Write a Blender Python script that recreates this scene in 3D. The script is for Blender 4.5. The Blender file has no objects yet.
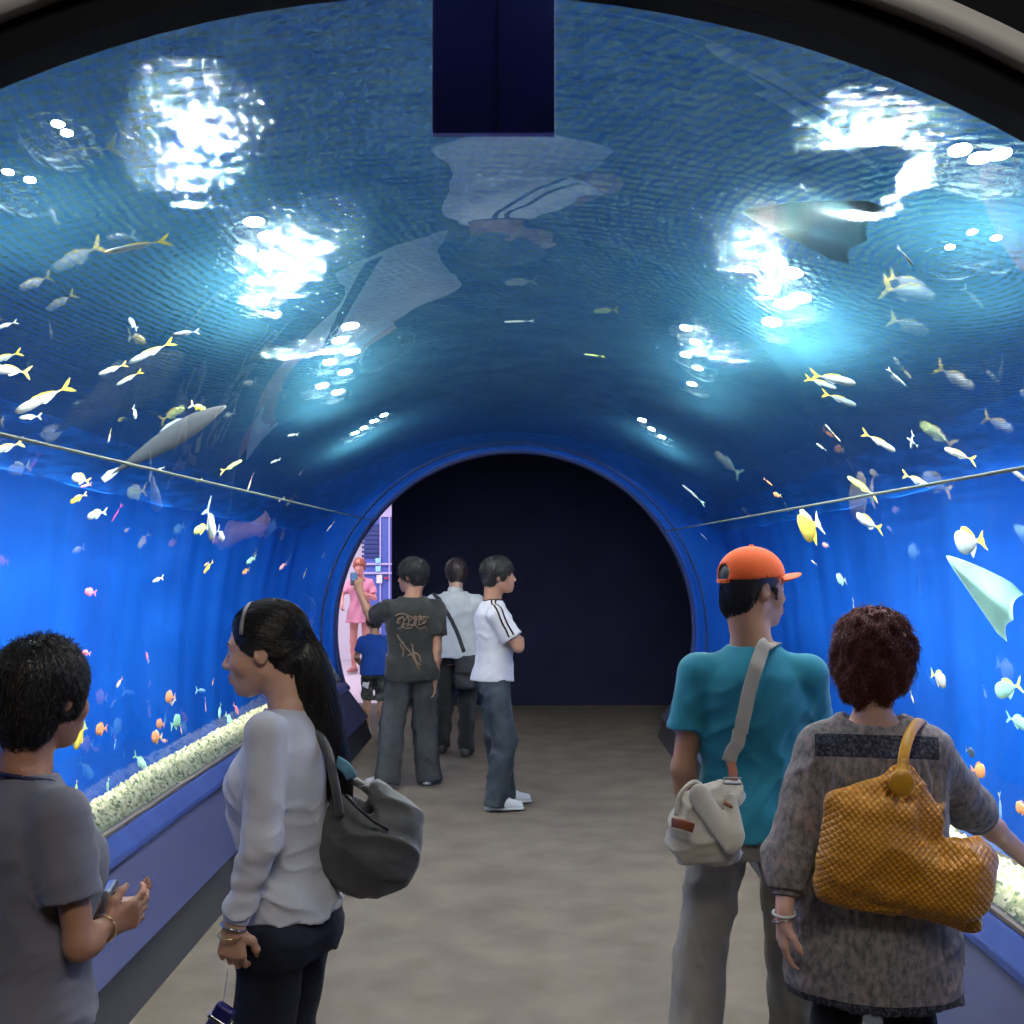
import bpy, bmesh, math, random
import numpy as np
from mathutils import Vector, Matrix
random.seed(7)
SC = bpy.context.scene
COL = SC.collection
PI = math.pi
FP, VX, VY, CH = 1150.0, 526.0, 556.0, 1.7          # focal length in pixels, vanishing point, camera height
AX = -0.105                                        # x of the tunnel axis
RT, ZC = 1.68, 1.0                                 # tunnel radius and height of its axis
ZS = 3.0                                           # water surface
D0, D1 = 1.66, 10.75                               # near and far ends of the tank

def at(px, py, D):
    return Vector(((px - VX) / FP * D, D, CH - (py - VY) / FP * D))

# ------------------------------------------------------------------ materials
def srgb(r, g, b):
    f = lambda c: (c / 255 / 12.92) if c / 255 <= .04045 else ((c / 255 + .055) / 1.055) ** 2.4
    return (f(r), f(g), f(b), 1)

def mat(name, col, rough=.6, metal=0, var=0, vscale=20, bump=0, bscale=200, spec=.5, sheen=0, aniso=None):
    m = bpy.data.materials.new(name); m.use_nodes = True
    nt = m.node_tree; n = nt.nodes; l = nt.links
    b = n['Principled BSDF']
    b.inputs['Base Color'].default_value = col
    b.inputs['Roughness'].default_value = rough
    b.inputs['Metallic'].default_value = metal
    b.inputs['Specular IOR Level'].default_value = spec
    b.inputs['Sheen Weight'].default_value = sheen
    tc = n.new('ShaderNodeTexCoord')
    if var:
        nz = n.new('ShaderNodeTexNoise'); nz.inputs['Scale'].default_value = vscale; nz.inputs['Detail'].default_value = 4
        l.new(tc.outputs['Object'], nz.inputs['Vector'])
        mx = n.new('ShaderNodeMix'); mx.data_type = 'RGBA'
        c1 = [max(0, c * (1 - var)) for c in col[:3]] + [1]; c2 = [min(1, c * (1 + var)) for c in col[:3]] + [1]
        mx.inputs['A'].default_value = c1; mx.inputs['B'].default_value = c2
        mr = n.new('ShaderNodeMapRange'); mr.inputs[1].default_value = .3; mr.inputs[2].default_value = .7
        l.new(nz.outputs['Fac'], mr.inputs[0]); l.new(mr.outputs[0], mx.inputs['Factor'])
        l.new(mx.outputs['Result'], b.inputs['Base Color'])
    if bump:
        nb = n.new('ShaderNodeTexNoise'); nb.inputs['Scale'].default_value = bscale; nb.inputs['Detail'].default_value = 3
        l.new(tc.outputs['Object'], nb.inputs['Vector'])
        bp = n.new('ShaderNodeBump'); bp.inputs['Strength'].default_value = bump; bp.inputs['Distance'].default_value = .004
        l.new(nb.outputs['Fac'], bp.inputs['Height']); l.new(bp.outputs['Normal'], b.inputs['Normal'])
    return m

def emis(name, col, s):
    m = bpy.data.materials.new(name); m.use_nodes = True
    n = m.node_tree.nodes; n.remove(n['Principled BSDF'])
    e = n.new('ShaderNodeEmission'); e.inputs[0].default_value = col; e.inputs[1].default_value = s
    m.node_tree.links.new(e.outputs[0], n['Material Output'].inputs[0]); return m

# ------------------------------------------------------------------ objects
def link(name, me, m=None, parent=None, smooth=True):
    o = bpy.data.objects.new(name, me); COL.objects.link(o)
    if m: 
        if not me.materials: me.materials.append(m)
    if smooth and len(me.polygons):
        me.polygons.foreach_set('use_smooth', np.ones(len(me.polygons), bool))
    if parent: o.parent = parent
    return o

def tag(o, label, cat, group=None):
    o['label'] = label; o['category'] = cat
    if group: o['group'] = group
    return o

def empty(name, loc, rz=0, label=None, cat=None, group=None):
    o = bpy.data.objects.new(name, None); COL.objects.link(o)
    o.location = loc; o.rotation_euler = (0, 0, rz); o.empty_display_size = .1
    if label: tag(o, label, cat, group)
    return o

def struct(o): o['kind'] = 'structure'; return o

def npmesh(name, V, F):
    me = bpy.data.meshes.new(name)
    V = np.asarray(V, np.float32); F = np.asarray(F, np.int32)
    me.vertices.add(len(V)); me.vertices.foreach_set('co', V.ravel())
    k = F.shape[1]
    me.loops.add(F.size); me.loops.foreach_set('vertex_index', F.ravel())
    me.polygons.add(len(F)); me.polygons.foreach_set('loop_start', np.arange(0, F.size, k, dtype=np.int32))
    me.polygons.foreach_set('loop_total', np.full(len(F), k, np.int32))
    me.update(calc_edges=True); me.validate(); return me

class MB:
    def __init__(s): s.V = []; s.F = []; s.M = []; s.mi = 0
    def add(s, V, F):
        n = len(s.V); s.V += [tuple(v) for v in V]; s.F += [tuple(i + n for i in f) for f in F]; s.M += [s.mi] * len(F)
    def box(s, lo, hi, M=None, bev=0):
        (a, b, c), (d, e, f) = lo, hi
        V = [Vector(p) for p in [(a,b,c),(d,b,c),(d,e,c),(a,e,c),(a,b,f),(d,b,f),(d,e,f),(a,e,f)]]
        if M: V = [M @ v for v in V]
        s.add(V, [(0,3,2,1),(4,5,6,7),(0,1,5,4),(1,2,6,5),(2,3,7,6),(3,0,4,7)])
    def tube(s, pts, r, n=8, cap=True, flat=None, up=None):
        """flat = (width, thickness) makes a band; up gives the direction of its thickness"""
        pts = [Vector(p) for p in pts]; R = r if isinstance(r, (list, tuple)) else [r] * len(pts)
        base = len(s.V); prev = None; V = []
        for i, p in enumerate(pts):
            t = (pts[min(i+1, len(pts)-1)] - pts[max(i-1, 0)])
            t = t.normalized() if t.length > 1e-9 else Vector((0,0,1))
            if up is not None:
                u = Vector(up[i] if isinstance(up, list) else up); u = (u - t * u.dot(t)).normalized()
            else:
                u = prev if prev is not None else (Vector((0,0,1)) if abs(t.z) < .9 else Vector((1,0,0)))
                u = (u - t * u.dot(t)).normalized(); prev = u
            w = t.cross(u)
            for k in range(n):
                a = 2*PI*(k+.5)/n
                if flat:
                    ca, sa = math.cos(a), math.sin(a)
                    ca = math.copysign(abs(ca)**.5, ca); sa = math.copysign(abs(sa)**.5, sa)
                    q = w*ca*flat[0]/2*R[i] + u*sa*flat[1]/2
                else: q = (w*math.cos(a) + u*math.sin(a))*R[i]
                V.append(p + q)
        F = []
        for i in range(len(pts)-1):
            for k in range(n):
                a = i*n+k; b = i*n+(k+1) % n
                F.append((a, b, b+n, a+n))
        if cap:
            F.append(tuple(range(n))[::-1]); F.append(tuple((len(pts)-1)*n+k for k in range(n)))
        s.add(V, F)
    def lathe(s, prof, n=24, M=None):
        V = []; F = []
        for (r, z) in prof:
            for k in range(n):
                v = Vector((r*math.cos(2*PI*k/n), r*math.sin(2*PI*k/n), z)); V.append(M @ v if M else v)
        for i in range(len(prof)-1):
            for k in range(n): a = i*n+k; b = i*n+(k+1) % n; F.append((a, b, b+n, a+n))
        F.append(tuple(range(n))[::-1]); F.append(tuple((len(prof)-1)*n+k for k in range(n)))
        s.add(V, F)
    def prism(s, poly, y0, y1):
        """poly in xz, extruded along y"""
        n = len(poly); V = [(x, y0, z) for x, z in poly] + [(x, y1, z) for x, z in poly]
        s.add(V, [(i, (i+1) % n, (i+1) % n + n, i+n) for i in range(n)] + [tuple(range(n))[::-1], tuple(range(n, 2*n))])
    def build(s, name, mats, parent=None, smooth=False, bevel=0):
        me = bpy.data.meshes.new(name); me.from_pydata([tuple(v) for v in s.V], [], s.F)
        if not isinstance(mats, list): mats = [mats]
        for m in mats: me.materials.append(m)
        for p, i in zip(me.polygons, s.M): p.material_index = i
        bm = bmesh.new(); bm.from_mesh(me); bmesh.ops.recalc_face_normals(bm, faces=bm.faces); bm.to_mesh(me); bm.free()
        o = link(name, me, None, parent, smooth)
        if bevel:
            b = o.modifiers.new('bevel', 'BEVEL'); b.width = bevel; b.segments = 2; b.limit_method = 'ANGLE'
        return o

def bez(pts, n=24):
    """Catmull-Rom through pts"""
    P = [Vector(p) for p in pts]; P = [2*P[0]-P[1]] + P + [2*P[-1]-P[-2]]; out = []
    m = len(P)-3
    for i in range(m):
        for j in range(n if i < m-1 else n+1):
            t = j/n; a, b, c, d = P[i:i+4]
            out.append(.5*((2*b)+(c-a)*t+(2*a-5*b+4*c-d)*t*t+(3*b-a-3*c+d)*t**3))
    return out

# ------------------------------------------------------------------ smooth solid fields -> one continuous mesh
def sminf(a, b, k):
    h = np.maximum(k-np.abs(a-b), 0)/k
    return np.minimum(a, b)-h*h*k*.25

class Field:
    def __init__(s): s.P = []; s.post = None
    def add(s, fn, lo, hi, k=.02, op=1): s.P.append((fn, np.array(lo, float), np.array(hi, float), k, op)); return s
    def rc(s, a, b, ra, rb, k=.02, cut=False, cuta=False, sq=None, op=1):
        a = np.array(a, float); b = np.array(b, float); d = b-a; L = max(np.linalg.norm(d), 1e-6); u = d/L
        if sq: nv = np.array(sq[0], float); nv = nv/np.linalg.norm(nv); q = 1/sq[1]**2-1
        def fn(x, y, z):
            px, py, pz = x-a[0], y-a[1], z-a[2]
            tt = px*u[0]+py*u[1]+pz*u[2]; t = np.clip(tt/L, 0, 1)
            ex, ey, ez = px-t*d[0], py-t*d[1], pz-t*d[2]
            r2 = ex*ex+ey*ey+ez*ez
            if sq: r2 = r2+q*(ex*nv[0]+ey*nv[1]+ez*nv[2])**2
            v = np.sqrt(r2)-(ra+(rb-ra)*t)
            if cut: v = np.maximum(v, tt-L)
            if cuta: v = np.maximum(v, -tt)
            return v
        R = max(ra, rb)
        return s.add(fn, np.minimum(a, b)-R, np.maximum(a, b)+R, k, op)
    def chain(s, pts, rs, k=.015, **kw):
        for i in range(len(pts)-1): s.rc(pts[i], pts[i+1], rs[i], rs[i+1], k, **kw)
        return s
    def ell(s, c, r, k=.02, R=None, op=1):
        c = np.array(c, float); r = np.array(r, float); m = float(max(r))
        def fn(x, y, z):
            px, py, pz = x-c[0], y-c[1], z-c[2]
            if R is not None:
                px, py, pz = (R[0][0]*px+R[1][0]*py+R[2][0]*pz, R[0][1]*px+R[1][1]*py+R[2][1]*pz, R[0][2]*px+R[1][2]*py+R[2][2]*pz)
            k0 = np.sqrt((px/r[0])**2+(py/r[1])**2+(pz/r[2])**2)
            k1 = np.sqrt((px/r[0]**2)**2+(py/r[1]**2)**2+(pz/r[2]**2)**2)+1e-9
            return k0*(k0-1)/k1
        return s.add(fn, c-m, c+m, k, op)
    def box(s, c, h, rnd=.01, k=.02, R=None, op=1):
        c = np.array(c, float); h = np.array(h, float); m = float(np.linalg.norm(h))
        def fn(x, y, z):
            px, py, pz = x-c[0], y-c[1], z-c[2]
            if R is not None:
                px, py, pz = (R[0][0]*px+R[1][0]*py+R[2][0]*pz, R[0][1]*px+R[1][1]*py+R[2][1]*pz, R[0][2]*px+R[1][2]*py+R[2][2]*pz)
            a, b, d = np.abs(px)-h[0]+rnd, np.abs(py)-h[1]+rnd, np.abs(pz)-h[2]+rnd
            return np.sqrt(np.maximum(a, 0)**2+np.maximum(b, 0)**2+np.maximum(d, 0)**2)+np.minimum(np.maximum(a, np.maximum(b, d)), 0)-rnd
        return s.add(fn, c-m, c+m, k, op)
    def loft(s, zs, A, B, CX=None, CY=None, k=.02, n=2.0, op=1):
        zs = np.array(zs, float); zz = np.linspace(zs[0], zs[-1], 200)
        def sm(v):
            v = np.array(v, float)
            t = np.interp(zz, zs, v); w = np.hanning(19); w /= w.sum()
            return np.convolve(np.pad(t, 9, mode='edge'), w, 'valid')
        A = sm(A); B = sm(B); CX = sm(CX if CX is not None else [0]*len(zs)); CY = sm(CY if CY is not None else [0]*len(zs))
        def fn(x, y, z):
            a, b, cx, cy = (np.interp(z, zz, v) for v in (A, B, CX, CY))
            px, py = np.abs(x-cx)/a, np.abs(y-cy)/b
            g = (px**n+py**n)**(1/n)
            v = (g-1)*np.minimum(a, b)
            return np.maximum(v, np.maximum(z-zs[-1], zs[0]-z))
        lo = (min((CX-A).min(), 0), (CY-B).min(), zs[0]); hi = ((CX+A).max(), (CY+B).max(), zs[-1])
        return s.add(fn, lo, hi, k, op)
    def ev(s, P):
        P = np.asarray(P, float); x, y, z = P[:, 0], P[:, 1], P[:, 2]
        d = np.full(len(P), .5)
        for fn, lo, hi, k, op in s.P:
            v = fn(x, y, z)
            d = sminf(d, v, k) if op > 0 else -sminf(-d, v, k)
        if s.post: d = d+s.post(x, y, z)
        return d
    def grad(s, P, h=.003):
        P = np.asarray(P, float); g = np.stack([s.ev(P+np.eye(3)[i]*h)-s.ev(P-np.eye(3)[i]*h) for i in range(3)], 1)
        return g/(np.linalg.norm(g, axis=1, keepdims=True)+1e-9)
    def project(s, P, off=0.0, it=6):
        P = np.array([tuple(p) for p in P], float)
        for _ in range(it):
            g = s.grad(P); P = P-g*(s.ev(P)-off)[:, None]*.9
        return P
    def mesh(s, h, lo=None, hi=None):
        L = np.min([p[1] for p in s.P if p[4] > 0], 0)-3*h; H = np.max([p[2] for p in s.P if p[4] > 0], 0)+3*h
        if lo is not None: L = np.maximum(L, lo)
        if hi is not None: H = np.minimum(H, hi)
        n = np.ceil((H-L)/h).astype(int)+1
        ax = [L[i]+h*np.arange(n[i]) for i in range(3)]
        G = np.full(n, .5, np.float32)
        for fn, a, b, k, op in s.P:
            i0 = np.clip(np.floor((a-k-2*h-L)/h).astype(int), 0, n); i1 = np.clip(np.ceil((b+k+2*h-L)/h).astype(int)+1, 0, n)
            if np.any(i1-i0 <= 0): continue
            sl = tuple(slice(i0[i], i1[i]) for i in range(3))
            x, y, z = ax[0][sl[0]][:, None, None], ax[1][sl[1]][None, :, None], ax[2][sl[2]][None, None, :]
            v = fn(x, y, z)
            g = G[sl]
            G[sl] = sminf(g, v, k) if op > 0 else -sminf(-g, v, k)
        if s.post:
            I = np.nonzero(np.abs(G) < .03)
            G[I] += s.post(ax[0][I[0]], ax[1][I[1]], ax[2][I[2]]).astype(np.float32)
        G[0] = G[-1] = .5; G[:, 0] = G[:, -1] = .5; G[:, :, 0] = G[:, :, -1] = .5
        return nets(G, L, h)

def nets(G, L, h):
    S = G < 0; c = [(i, j, k) for i in (0, 1) for j in (0, 1) for k in (0, 1)]
    N = G.shape
    cnt = sum(S[i:N[0]-1+i, j:N[1]-1+j, k:N[2]-1+k].astype(np.int8) for i, j, k in c)
    A = np.stack(np.nonzero((cnt > 0) & (cnt < 8)), 1)
    idx = np.full((N[0]-1, N[1]-1, N[2]-1), -1, np.int32); idx[A[:, 0], A[:, 1], A[:, 2]] = np.arange(len(A))
    vals = {q: G[A[:, 0]+q[0], A[:, 1]+q[1], A[:, 2]+q[2]] for q in c}
    sm = np.zeros((len(A), 3)); ct = np.zeros(len(A))
    for q in c:
        for ax in range(3):
            if q[ax]: continue
            r = list(q); r[ax] = 1; r = tuple(r)
            a, b = vals[q], vals[r]; m = (a < 0) != (b < 0)
            t = np.where(m, a/(a-b+1e-12), 0)
            p = np.array(q, float)[None].repeat(len(A), 0); p[:, ax] = t
            sm += p*m[:, None]; ct += m
    V = (A+sm/np.maximum(ct, 1)[:, None])*h+L
    F = []
    for ax in range(3):
        o1, o2 = (ax+1) % 3, (ax+2) % 3
        a = [slice(None)]*3; b = [slice(None)]*3
        a[ax] = slice(0, -1); b[ax] = slice(1, None)
        X = S[tuple(a)] != S[tuple(b)]
        E = np.stack(np.nonzero(X), 1)
        E = E[(E[:, o1] > 0) & (E[:, o2] > 0) & (E[:, o1] < N[o1]-1) & (E[:, o2] < N[o2]-1)]
        ins = S[E[:, 0], E[:, 1], E[:, 2]]
        q = []
        for d1, d2 in ((0, 0), (1, 0), (1, 1), (0, 1)):
            e = E.copy(); e[:, o1] -= d1; e[:, o2] -= d2; q.append(idx[e[:, 0], e[:, 1], e[:, 2]])
        q = np.stack(q, 1); q[~ins] = q[~ins][:, ::-1]
        F.append(q)
    F = np.concatenate(F); F = F[(F >= 0).all(1)][:, ::-1]
    F = F[:, ::-1]
    return V, F

def fmesh(name, field, h, m, parent=None, lo=None, hi=None):
    V, F = field.mesh(h, lo, hi)
    return link(name, npmesh(name, V, F), m, parent)

def wr(*waves):
    """sum of warped sines: (amp, (kx,ky,kz), phase)"""
    def f(x, y, z):
        o = 0
        for a, (p, q, r), ph in waves:
            o = o + a*np.sin(p*x+q*y+r*z+ph+1.3*np.sin(11*x+7*z+ph)+.8*np.sin(13*y-9*z+2*ph))
        return o
    return f

_LAT = np.random.RandomState(11).rand(32, 32, 32)
def vnoise(x, y, z):
    xi, yi, zi = np.floor(x).astype(int), np.floor(y).astype(int), np.floor(z).astype(int)
    f = [x-xi, y-yi, z-zi]; f = [t*t*(3-2*t) for t in f]; o = 0
    for i in (0, 1):
        for j in (0, 1):
            for k in (0, 1):
                o = o+_LAT[(xi+i) % 32, (yi+j) % 32, (zi+k) % 32]*(f[0] if i else 1-f[0])*(f[1] if j else 1-f[1])*(f[2] if k else 1-f[2])
    return o
def folds(amp, sc=(9, 9, 22), seed=0, tilt=.35, fine=.35, mask=None):
    """soft ridged creases of cloth, longer across than along z"""
    def f(x, y, z):
        u = x+tilt*z+.04*np.sin(9*z+seed); w = z-tilt*(x+y)+.03*np.sin(8*x+seed)
        n1 = vnoise(u*sc[0]+seed, y*sc[1]+seed*1.7, w*sc[2]+seed*.3)
        n2 = vnoise(u*sc[0]*2.1+seed, y*sc[1]*2.1, w*sc[2]*2.1+5)
        r = np.minimum(1, np.abs(2*n1-1)*2.2)**.75+fine*np.minimum(1, np.abs(2*n2-1)*2.2)
        o = amp*.55*(r-.75)
        return o*mask(x, y, z) if mask else o
    return f

def Rz(a): c, s_ = math.cos(a), math.sin(a); return np.array([[c, -s_, 0], [s_, c, 0], [0, 0, 1]])
def Rx(a): c, s_ = math.cos(a), math.sin(a); return np.array([[1, 0, 0], [0, c, -s_], [0, s_, c]])
def Ry(a): c, s_ = math.cos(a), math.sin(a); return np.array([[c, 0, s_], [0, 1, 0], [-s_, 0, c]])
# ------------------------------------------------------------------ materials of the place
def floor_mat():
    m = mat('floor_carpet', (.125, .103, .082, 1), .85, var=.22, vscale=3.2, bump=.5, bscale=160, spec=.25)
    return m
M_FLOOR = floor_mat()
M_BLACK = mat('black_paint', (.004, .004, .006, 1), .8, spec=.1)
M_NAVY = mat('navy_wall', (.01, .011, .035, 1), .85, var=.2, vscale=2, spec=.2)
M_DARK = mat('dark_ceiling', (.01, .01, .013, 1), .9)
M_RIMGREY = mat('grey_band', (.34, .33, .32, 1), .6)
M_SILL = mat('blue_gloss_sill', (.04, .07, .24, 1), .22, var=.12, vscale=4, spec=.6)
M_PANEL = mat('slate_blue_panel', (.032, .038, .095, 1), .45, var=.08, vscale=5)
M_KICK = mat('dark_kick', (.016, .016, .02, 1), .7)
M_SEAM = mat('seam_strip', (.13, .17, .13, 1), .4)
M_EDGE = mat('brown_edge', (.16, .13, .10, 1), .5)
M_RIM = mat('rim_blue', (.02, .035, .12, 1), .3)

def wall_mat():
    m = mat('tank_wall_blue', (.0, .11, .95, 1), .75, spec=.1)
    nt = m.node_tree; n = nt.nodes; l = nt.links; b = n['Principled BSDF']
    tc = n.new('ShaderNodeTexCoord'); mp = n.new('ShaderNodeMapping'); mp.inputs['Scale'].default_value = (1, 1.4, .12)
    nz = n.new('ShaderNodeTexNoise'); nz.inputs['Scale'].default_value = 1.6; nz.inputs['Detail'].default_value = 5
    l.new(tc.outputs['Object'], mp.inputs[0]); l.new(mp.outputs[0], nz.inputs['Vector'])
    r = n.new('ShaderNodeValToRGB'); l.new(nz.outputs['Fac'], r.inputs[0])
    r.color_ramp.elements[0].position = .3; r.color_ramp.elements[0].color = (.002, .070, .42, 1)
    r.color_ramp.elements[1].position = .75; r.color_ramp.elements[1].color = (.007, .125, .62, 1)
    l.new(r.outputs[0], b.inputs['Base Color'])
    return m
M_TANK = wall_mat()

NW = 1.33
def acrylic(name, tint, ghost):
    """sheet between air and water: bends and mirrors light like the real interface, a small share goes straight"""
    m = bpy.data.materials.new(name); m.use_nodes = True; nt = m.node_tree; n = nt.nodes; l = nt.links
    n.remove(n['Principled BSDF'])
    t = n.new('ShaderNodeBsdfTransparent'); t.inputs[0].default_value = (1, 1, 1, 1)
    g = n.new('ShaderNodeBsdfGlass'); g.inputs['Roughness'].default_value = .0; g.inputs['IOR'].default_value = NW; g.inputs[0].default_value = tint
    mx = n.new('ShaderNodeMixShader'); mx.inputs[0].default_value = ghost
    l.new(g.outputs[0], mx.inputs[1]); l.new(t.outputs[0], mx.inputs[2]); l.new(mx.outputs[0], n['Material Output'].inputs[0])
    return m
M_ACR_UP = acrylic('acrylic_upper', (.92, .94, .96, 1), .07)
M_ACR_LO = acrylic('acrylic_lower', (.98, .99, 1, 1), .08)

def refr(px, py):
    """ray of the photograph bent at the tunnel sheet: returns (point on the sheet, direction in the water)"""
    d = Vector(((px-VX)/FP, 1, -(py-VY)/FP)); x0, z0 = -AX, CH-ZC
    A = d.x**2+d.z**2; B = 2*(x0*d.x+z0*d.z); C = x0*x0+z0*z0-RT**2
    t = (-B+math.sqrt(B*B-4*A*C))/(2*A); p = Vector((0, 0, CH))+d*t; d.normalize()
    n = Vector((AX-p.x, 0, ZC-p.z)).normalized(); e = 1/NW; c = -n.dot(d)
    r = e*d+(e*c-math.sqrt(1-e*e*(1-c*c)))*n
    return p, r.normalized()

NI = 1.2                                          # effective bend of the choppy surface
def through(px, py, h):
    """where the photograph's ray ends at height h after leaving the water surface"""
    p, r = refr(px, py); q = p+r*((ZS-p.z)/r.z); n = Vector((0, 0, -1)); c = -n.dot(r); k = 1-NI*NI*(1-c*c)
    if k < .03:                                   # total reflection: stay just inside the limit
        s_ = math.sqrt((1-.03)/(NI*NI)); hxy = Vector((r.x, r.y, 0)).normalized()*s_; r = Vector((hxy.x, hxy.y, math.sqrt(1-s_*s_))); c = r.z; k = .03
    o = NI*r+(NI*c-math.sqrt(k))*n
    return q+o*((h-ZS)/o.z)

def surface_mat():
    m = bpy.data.materials.new('water_surface'); m.use_nodes = True; nt = m.node_tree; n = nt.nodes; l = nt.links
    n.remove(n['Principled BSDF'])
    geo = n.new('ShaderNodeNewGeometry')
    mp = n.new('ShaderNodeMapping'); mp.inputs['Scale'].default_value = (1, 1, 1)
    l.new(geo.outputs['Position'], mp.inputs[0])
    # gentle wave trains crossing each other, fine chop on top
    w1 = n.new('ShaderNodeTexWave'); w1.wave_type = 'RINGS'; w1.rings_direction = 'SPHERICAL'; w1.inputs['Scale'].default_value = 7.5
    w1.inputs['Distortion'].default_value = 3.5; w1.inputs['Detail'].default_value = 3; w1.inputs['Detail Scale'].default_value = 1.5
    mp1 = n.new('ShaderNodeMapping'); mp1.inputs['Location'].default_value = (-1.6, -3.4, -3)
    l.new(geo.outputs['Position'], mp1.inputs[0]); l.new(mp1.outputs[0], w1.inputs['Vector'])
    w2 = n.new('ShaderNodeTexWave'); w2.wave_type = 'BANDS'; w2.bands_direction = 'Y'; w2.inputs['Scale'].default_value = 6.5
    w2.inputs['Distortion'].default_value = 5; w2.inputs['Detail'].default_value = 3; w2.inputs['Detail Scale'].default_value = 1.2
    l.new(geo.outputs['Position'], w2.inputs['Vector'])
    nz = n.new('ShaderNodeTexNoise'); nz.inputs['Scale'].default_value = 24; nz.inputs['Detail'].default_value = 5; nz.inputs['Roughness'].default_value = .6
    l.new(geo.outputs['Position'], nz.inputs['Vector'])
    a = n.new('ShaderNodeMath'); a.operation = 'ADD'; l.new(w1.outputs['Fac'], a.inputs[0]); l.new(w2.outputs['Fac'], a.inputs[1])
    b = n.new('ShaderNodeMath'); b.operation = 'MULTIPLY_ADD'; b.inputs[1].default_value = 3.6; l.new(nz.outputs['Fac'], b.inputs[0]); l.new(a.outputs[0], b.inputs[2])
    bp = n.new('ShaderNodeBump'); bp.inputs['Strength'].default_value = 1; bp.inputs['Distance'].default_value = .0085
    l.new(b.outputs[0], bp.inputs['Height'])
    gl = n.new('ShaderNodeBsdfGlossy'); gl.inputs['Roughness'].default_value = .05; gl.inputs[0].default_value = (.22, .46, .46, 1)
    rf = n.new('ShaderNodeBsdfRefraction'); rf.inputs['Roughness'].default_value = .15; rf.inputs['IOR'].default_value = NI; rf.inputs[0].default_value = (.75, .92, 1, 1)
    tr = n.new('ShaderNodeBsdfTranslucent'); tr.inputs[0].default_value = (.10, .42, .62, 1)
    tp = n.new('ShaderNodeBsdfTransparent')
    # patchy tint put into the transparency imitates caustic light from ripples
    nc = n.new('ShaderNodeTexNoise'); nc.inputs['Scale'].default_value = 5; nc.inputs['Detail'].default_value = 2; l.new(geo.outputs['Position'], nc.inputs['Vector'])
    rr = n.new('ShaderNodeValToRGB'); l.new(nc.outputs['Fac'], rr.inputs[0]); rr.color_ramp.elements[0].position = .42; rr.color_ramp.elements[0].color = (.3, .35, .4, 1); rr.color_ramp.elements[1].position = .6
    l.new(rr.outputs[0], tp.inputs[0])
    nf = n.new('ShaderNodeTexNoise'); nf.inputs['Scale'].default_value = 22; nf.inputs['Detail'].default_value = 6; nf.inputs['Roughness'].default_value = .6; l.new(geo.outputs['Position'], nf.inputs['Vector'])
    b2 = n.new('ShaderNodeBump'); b2.inputs['Strength'].default_value = 1; b2.inputs['Distance'].default_value = .04; l.new(nf.outputs['Fac'], b2.inputs['Height']); l.new(bp.outputs['Normal'], b2.inputs['Normal']); l.new(b2.outputs['Normal'], rf.inputs['Normal'])
    for s_ in (gl, tr): l.new(bp.outputs['Normal'], s_.inputs['Normal'])
    m1 = n.new('ShaderNodeMixShader'); m1.inputs[0].default_value = .11; l.new(gl.outputs[0], m1.inputs[1]); l.new(rf.outputs[0], m1.inputs[2])
    m2 = n.new('ShaderNodeMixShader'); m2.inputs[0].default_value = .006; l.new(m1.outputs[0], m2.inputs[1]); l.new(tr.outputs[0], m2.inputs[2])
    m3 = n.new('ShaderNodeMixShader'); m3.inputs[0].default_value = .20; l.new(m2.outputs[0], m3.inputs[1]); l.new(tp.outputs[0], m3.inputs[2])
    l.new(m3.outputs[0], n['Material Output'].inputs[0])
    return m
M_SURF = surface_mat()

# ------------------------------------------------------------------ floor and shell
b = MB(); b.box((-6, -3.2, -.1), (6, 13.3, 0)); struct(b.build('floor', M_FLOOR))
b = MB(); b.box((-6, 13.3, -.1), (2.6, 20, 0)); M_FLOOR2 = mat('pale_floor', (.55, .5, .58, 1), .4); struct(b.build('floor_gallery', M_FLOOR2))

def arch_wall(name, y0, y1, cx, cz, R, x0, x1, z1, m, n=96):
    """flat wall with a round topped opening down to the floor"""
    a0 = -math.asin(min(1, cz/R)); ang = [a0+(PI-2*a0)*i/n for i in range(n+1)]
    inner = [(cx+R*math.cos(t), max(0, cz+R*math.sin(t))) for t in ang]
    outer = []
    for t in ang:
        dx, dz = math.cos(t), math.sin(t)
        k = min([(x1-cx)/dx if dx > 1e-6 else 1e9, (x0-cx)/dx if dx < -1e-6 else 1e9, (z1-cz)/dz if dz > 1e-6 else 1e9, (-cz)/dz if dz < -1e-6 else 1e9])
        outer.append((cx+k*dx, cz+k*dz))
    V = []; F = []
    for y in (y0, y1):
        V += [(x, y, z) for x, z in inner]+[(x, y, z) for x, z in outer]
    N = n+1
    for i in range(n):
        F += [(i, i+1, N+i+1, N+i), (2*N+i+1, 2*N+i, 3*N+i, 3*N+i+1), (i+1, i, 2*N+i, 2*N+i+1)]
    # corner fills
    bm = MB(); bm.add(V, F)
    return bm.build(name, m)
PC = (AX+.007, .836, 1.674)
struct(arch_wall('wall_portal', 1.60, 1.66, PC[0], PC[1], PC[2], -5, 5, 5.0, M_BLACK))
# corner gaps of the portal wall
b = MB()
for x0, x1 in ((-5, -2.2), (2.2, 5)): b.box((x0, 1.61, 0), (x1, 1.65, 4.9))
struct(b.build('wall_portal_sides', M_BLACK))
struct(arch_wall('wall_far', 10.75, 10.87, AX, ZC, RT, -5, 5, 5.0, M_NAVY))
b = MB()
for x0, x1 in ((-5, -2.2), (2.2, 5)): b.box((x0, 10.76, 0), (x1, 10.86, 4.9))
struct(b.build('wall_far_sides', M_NAVY))

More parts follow.
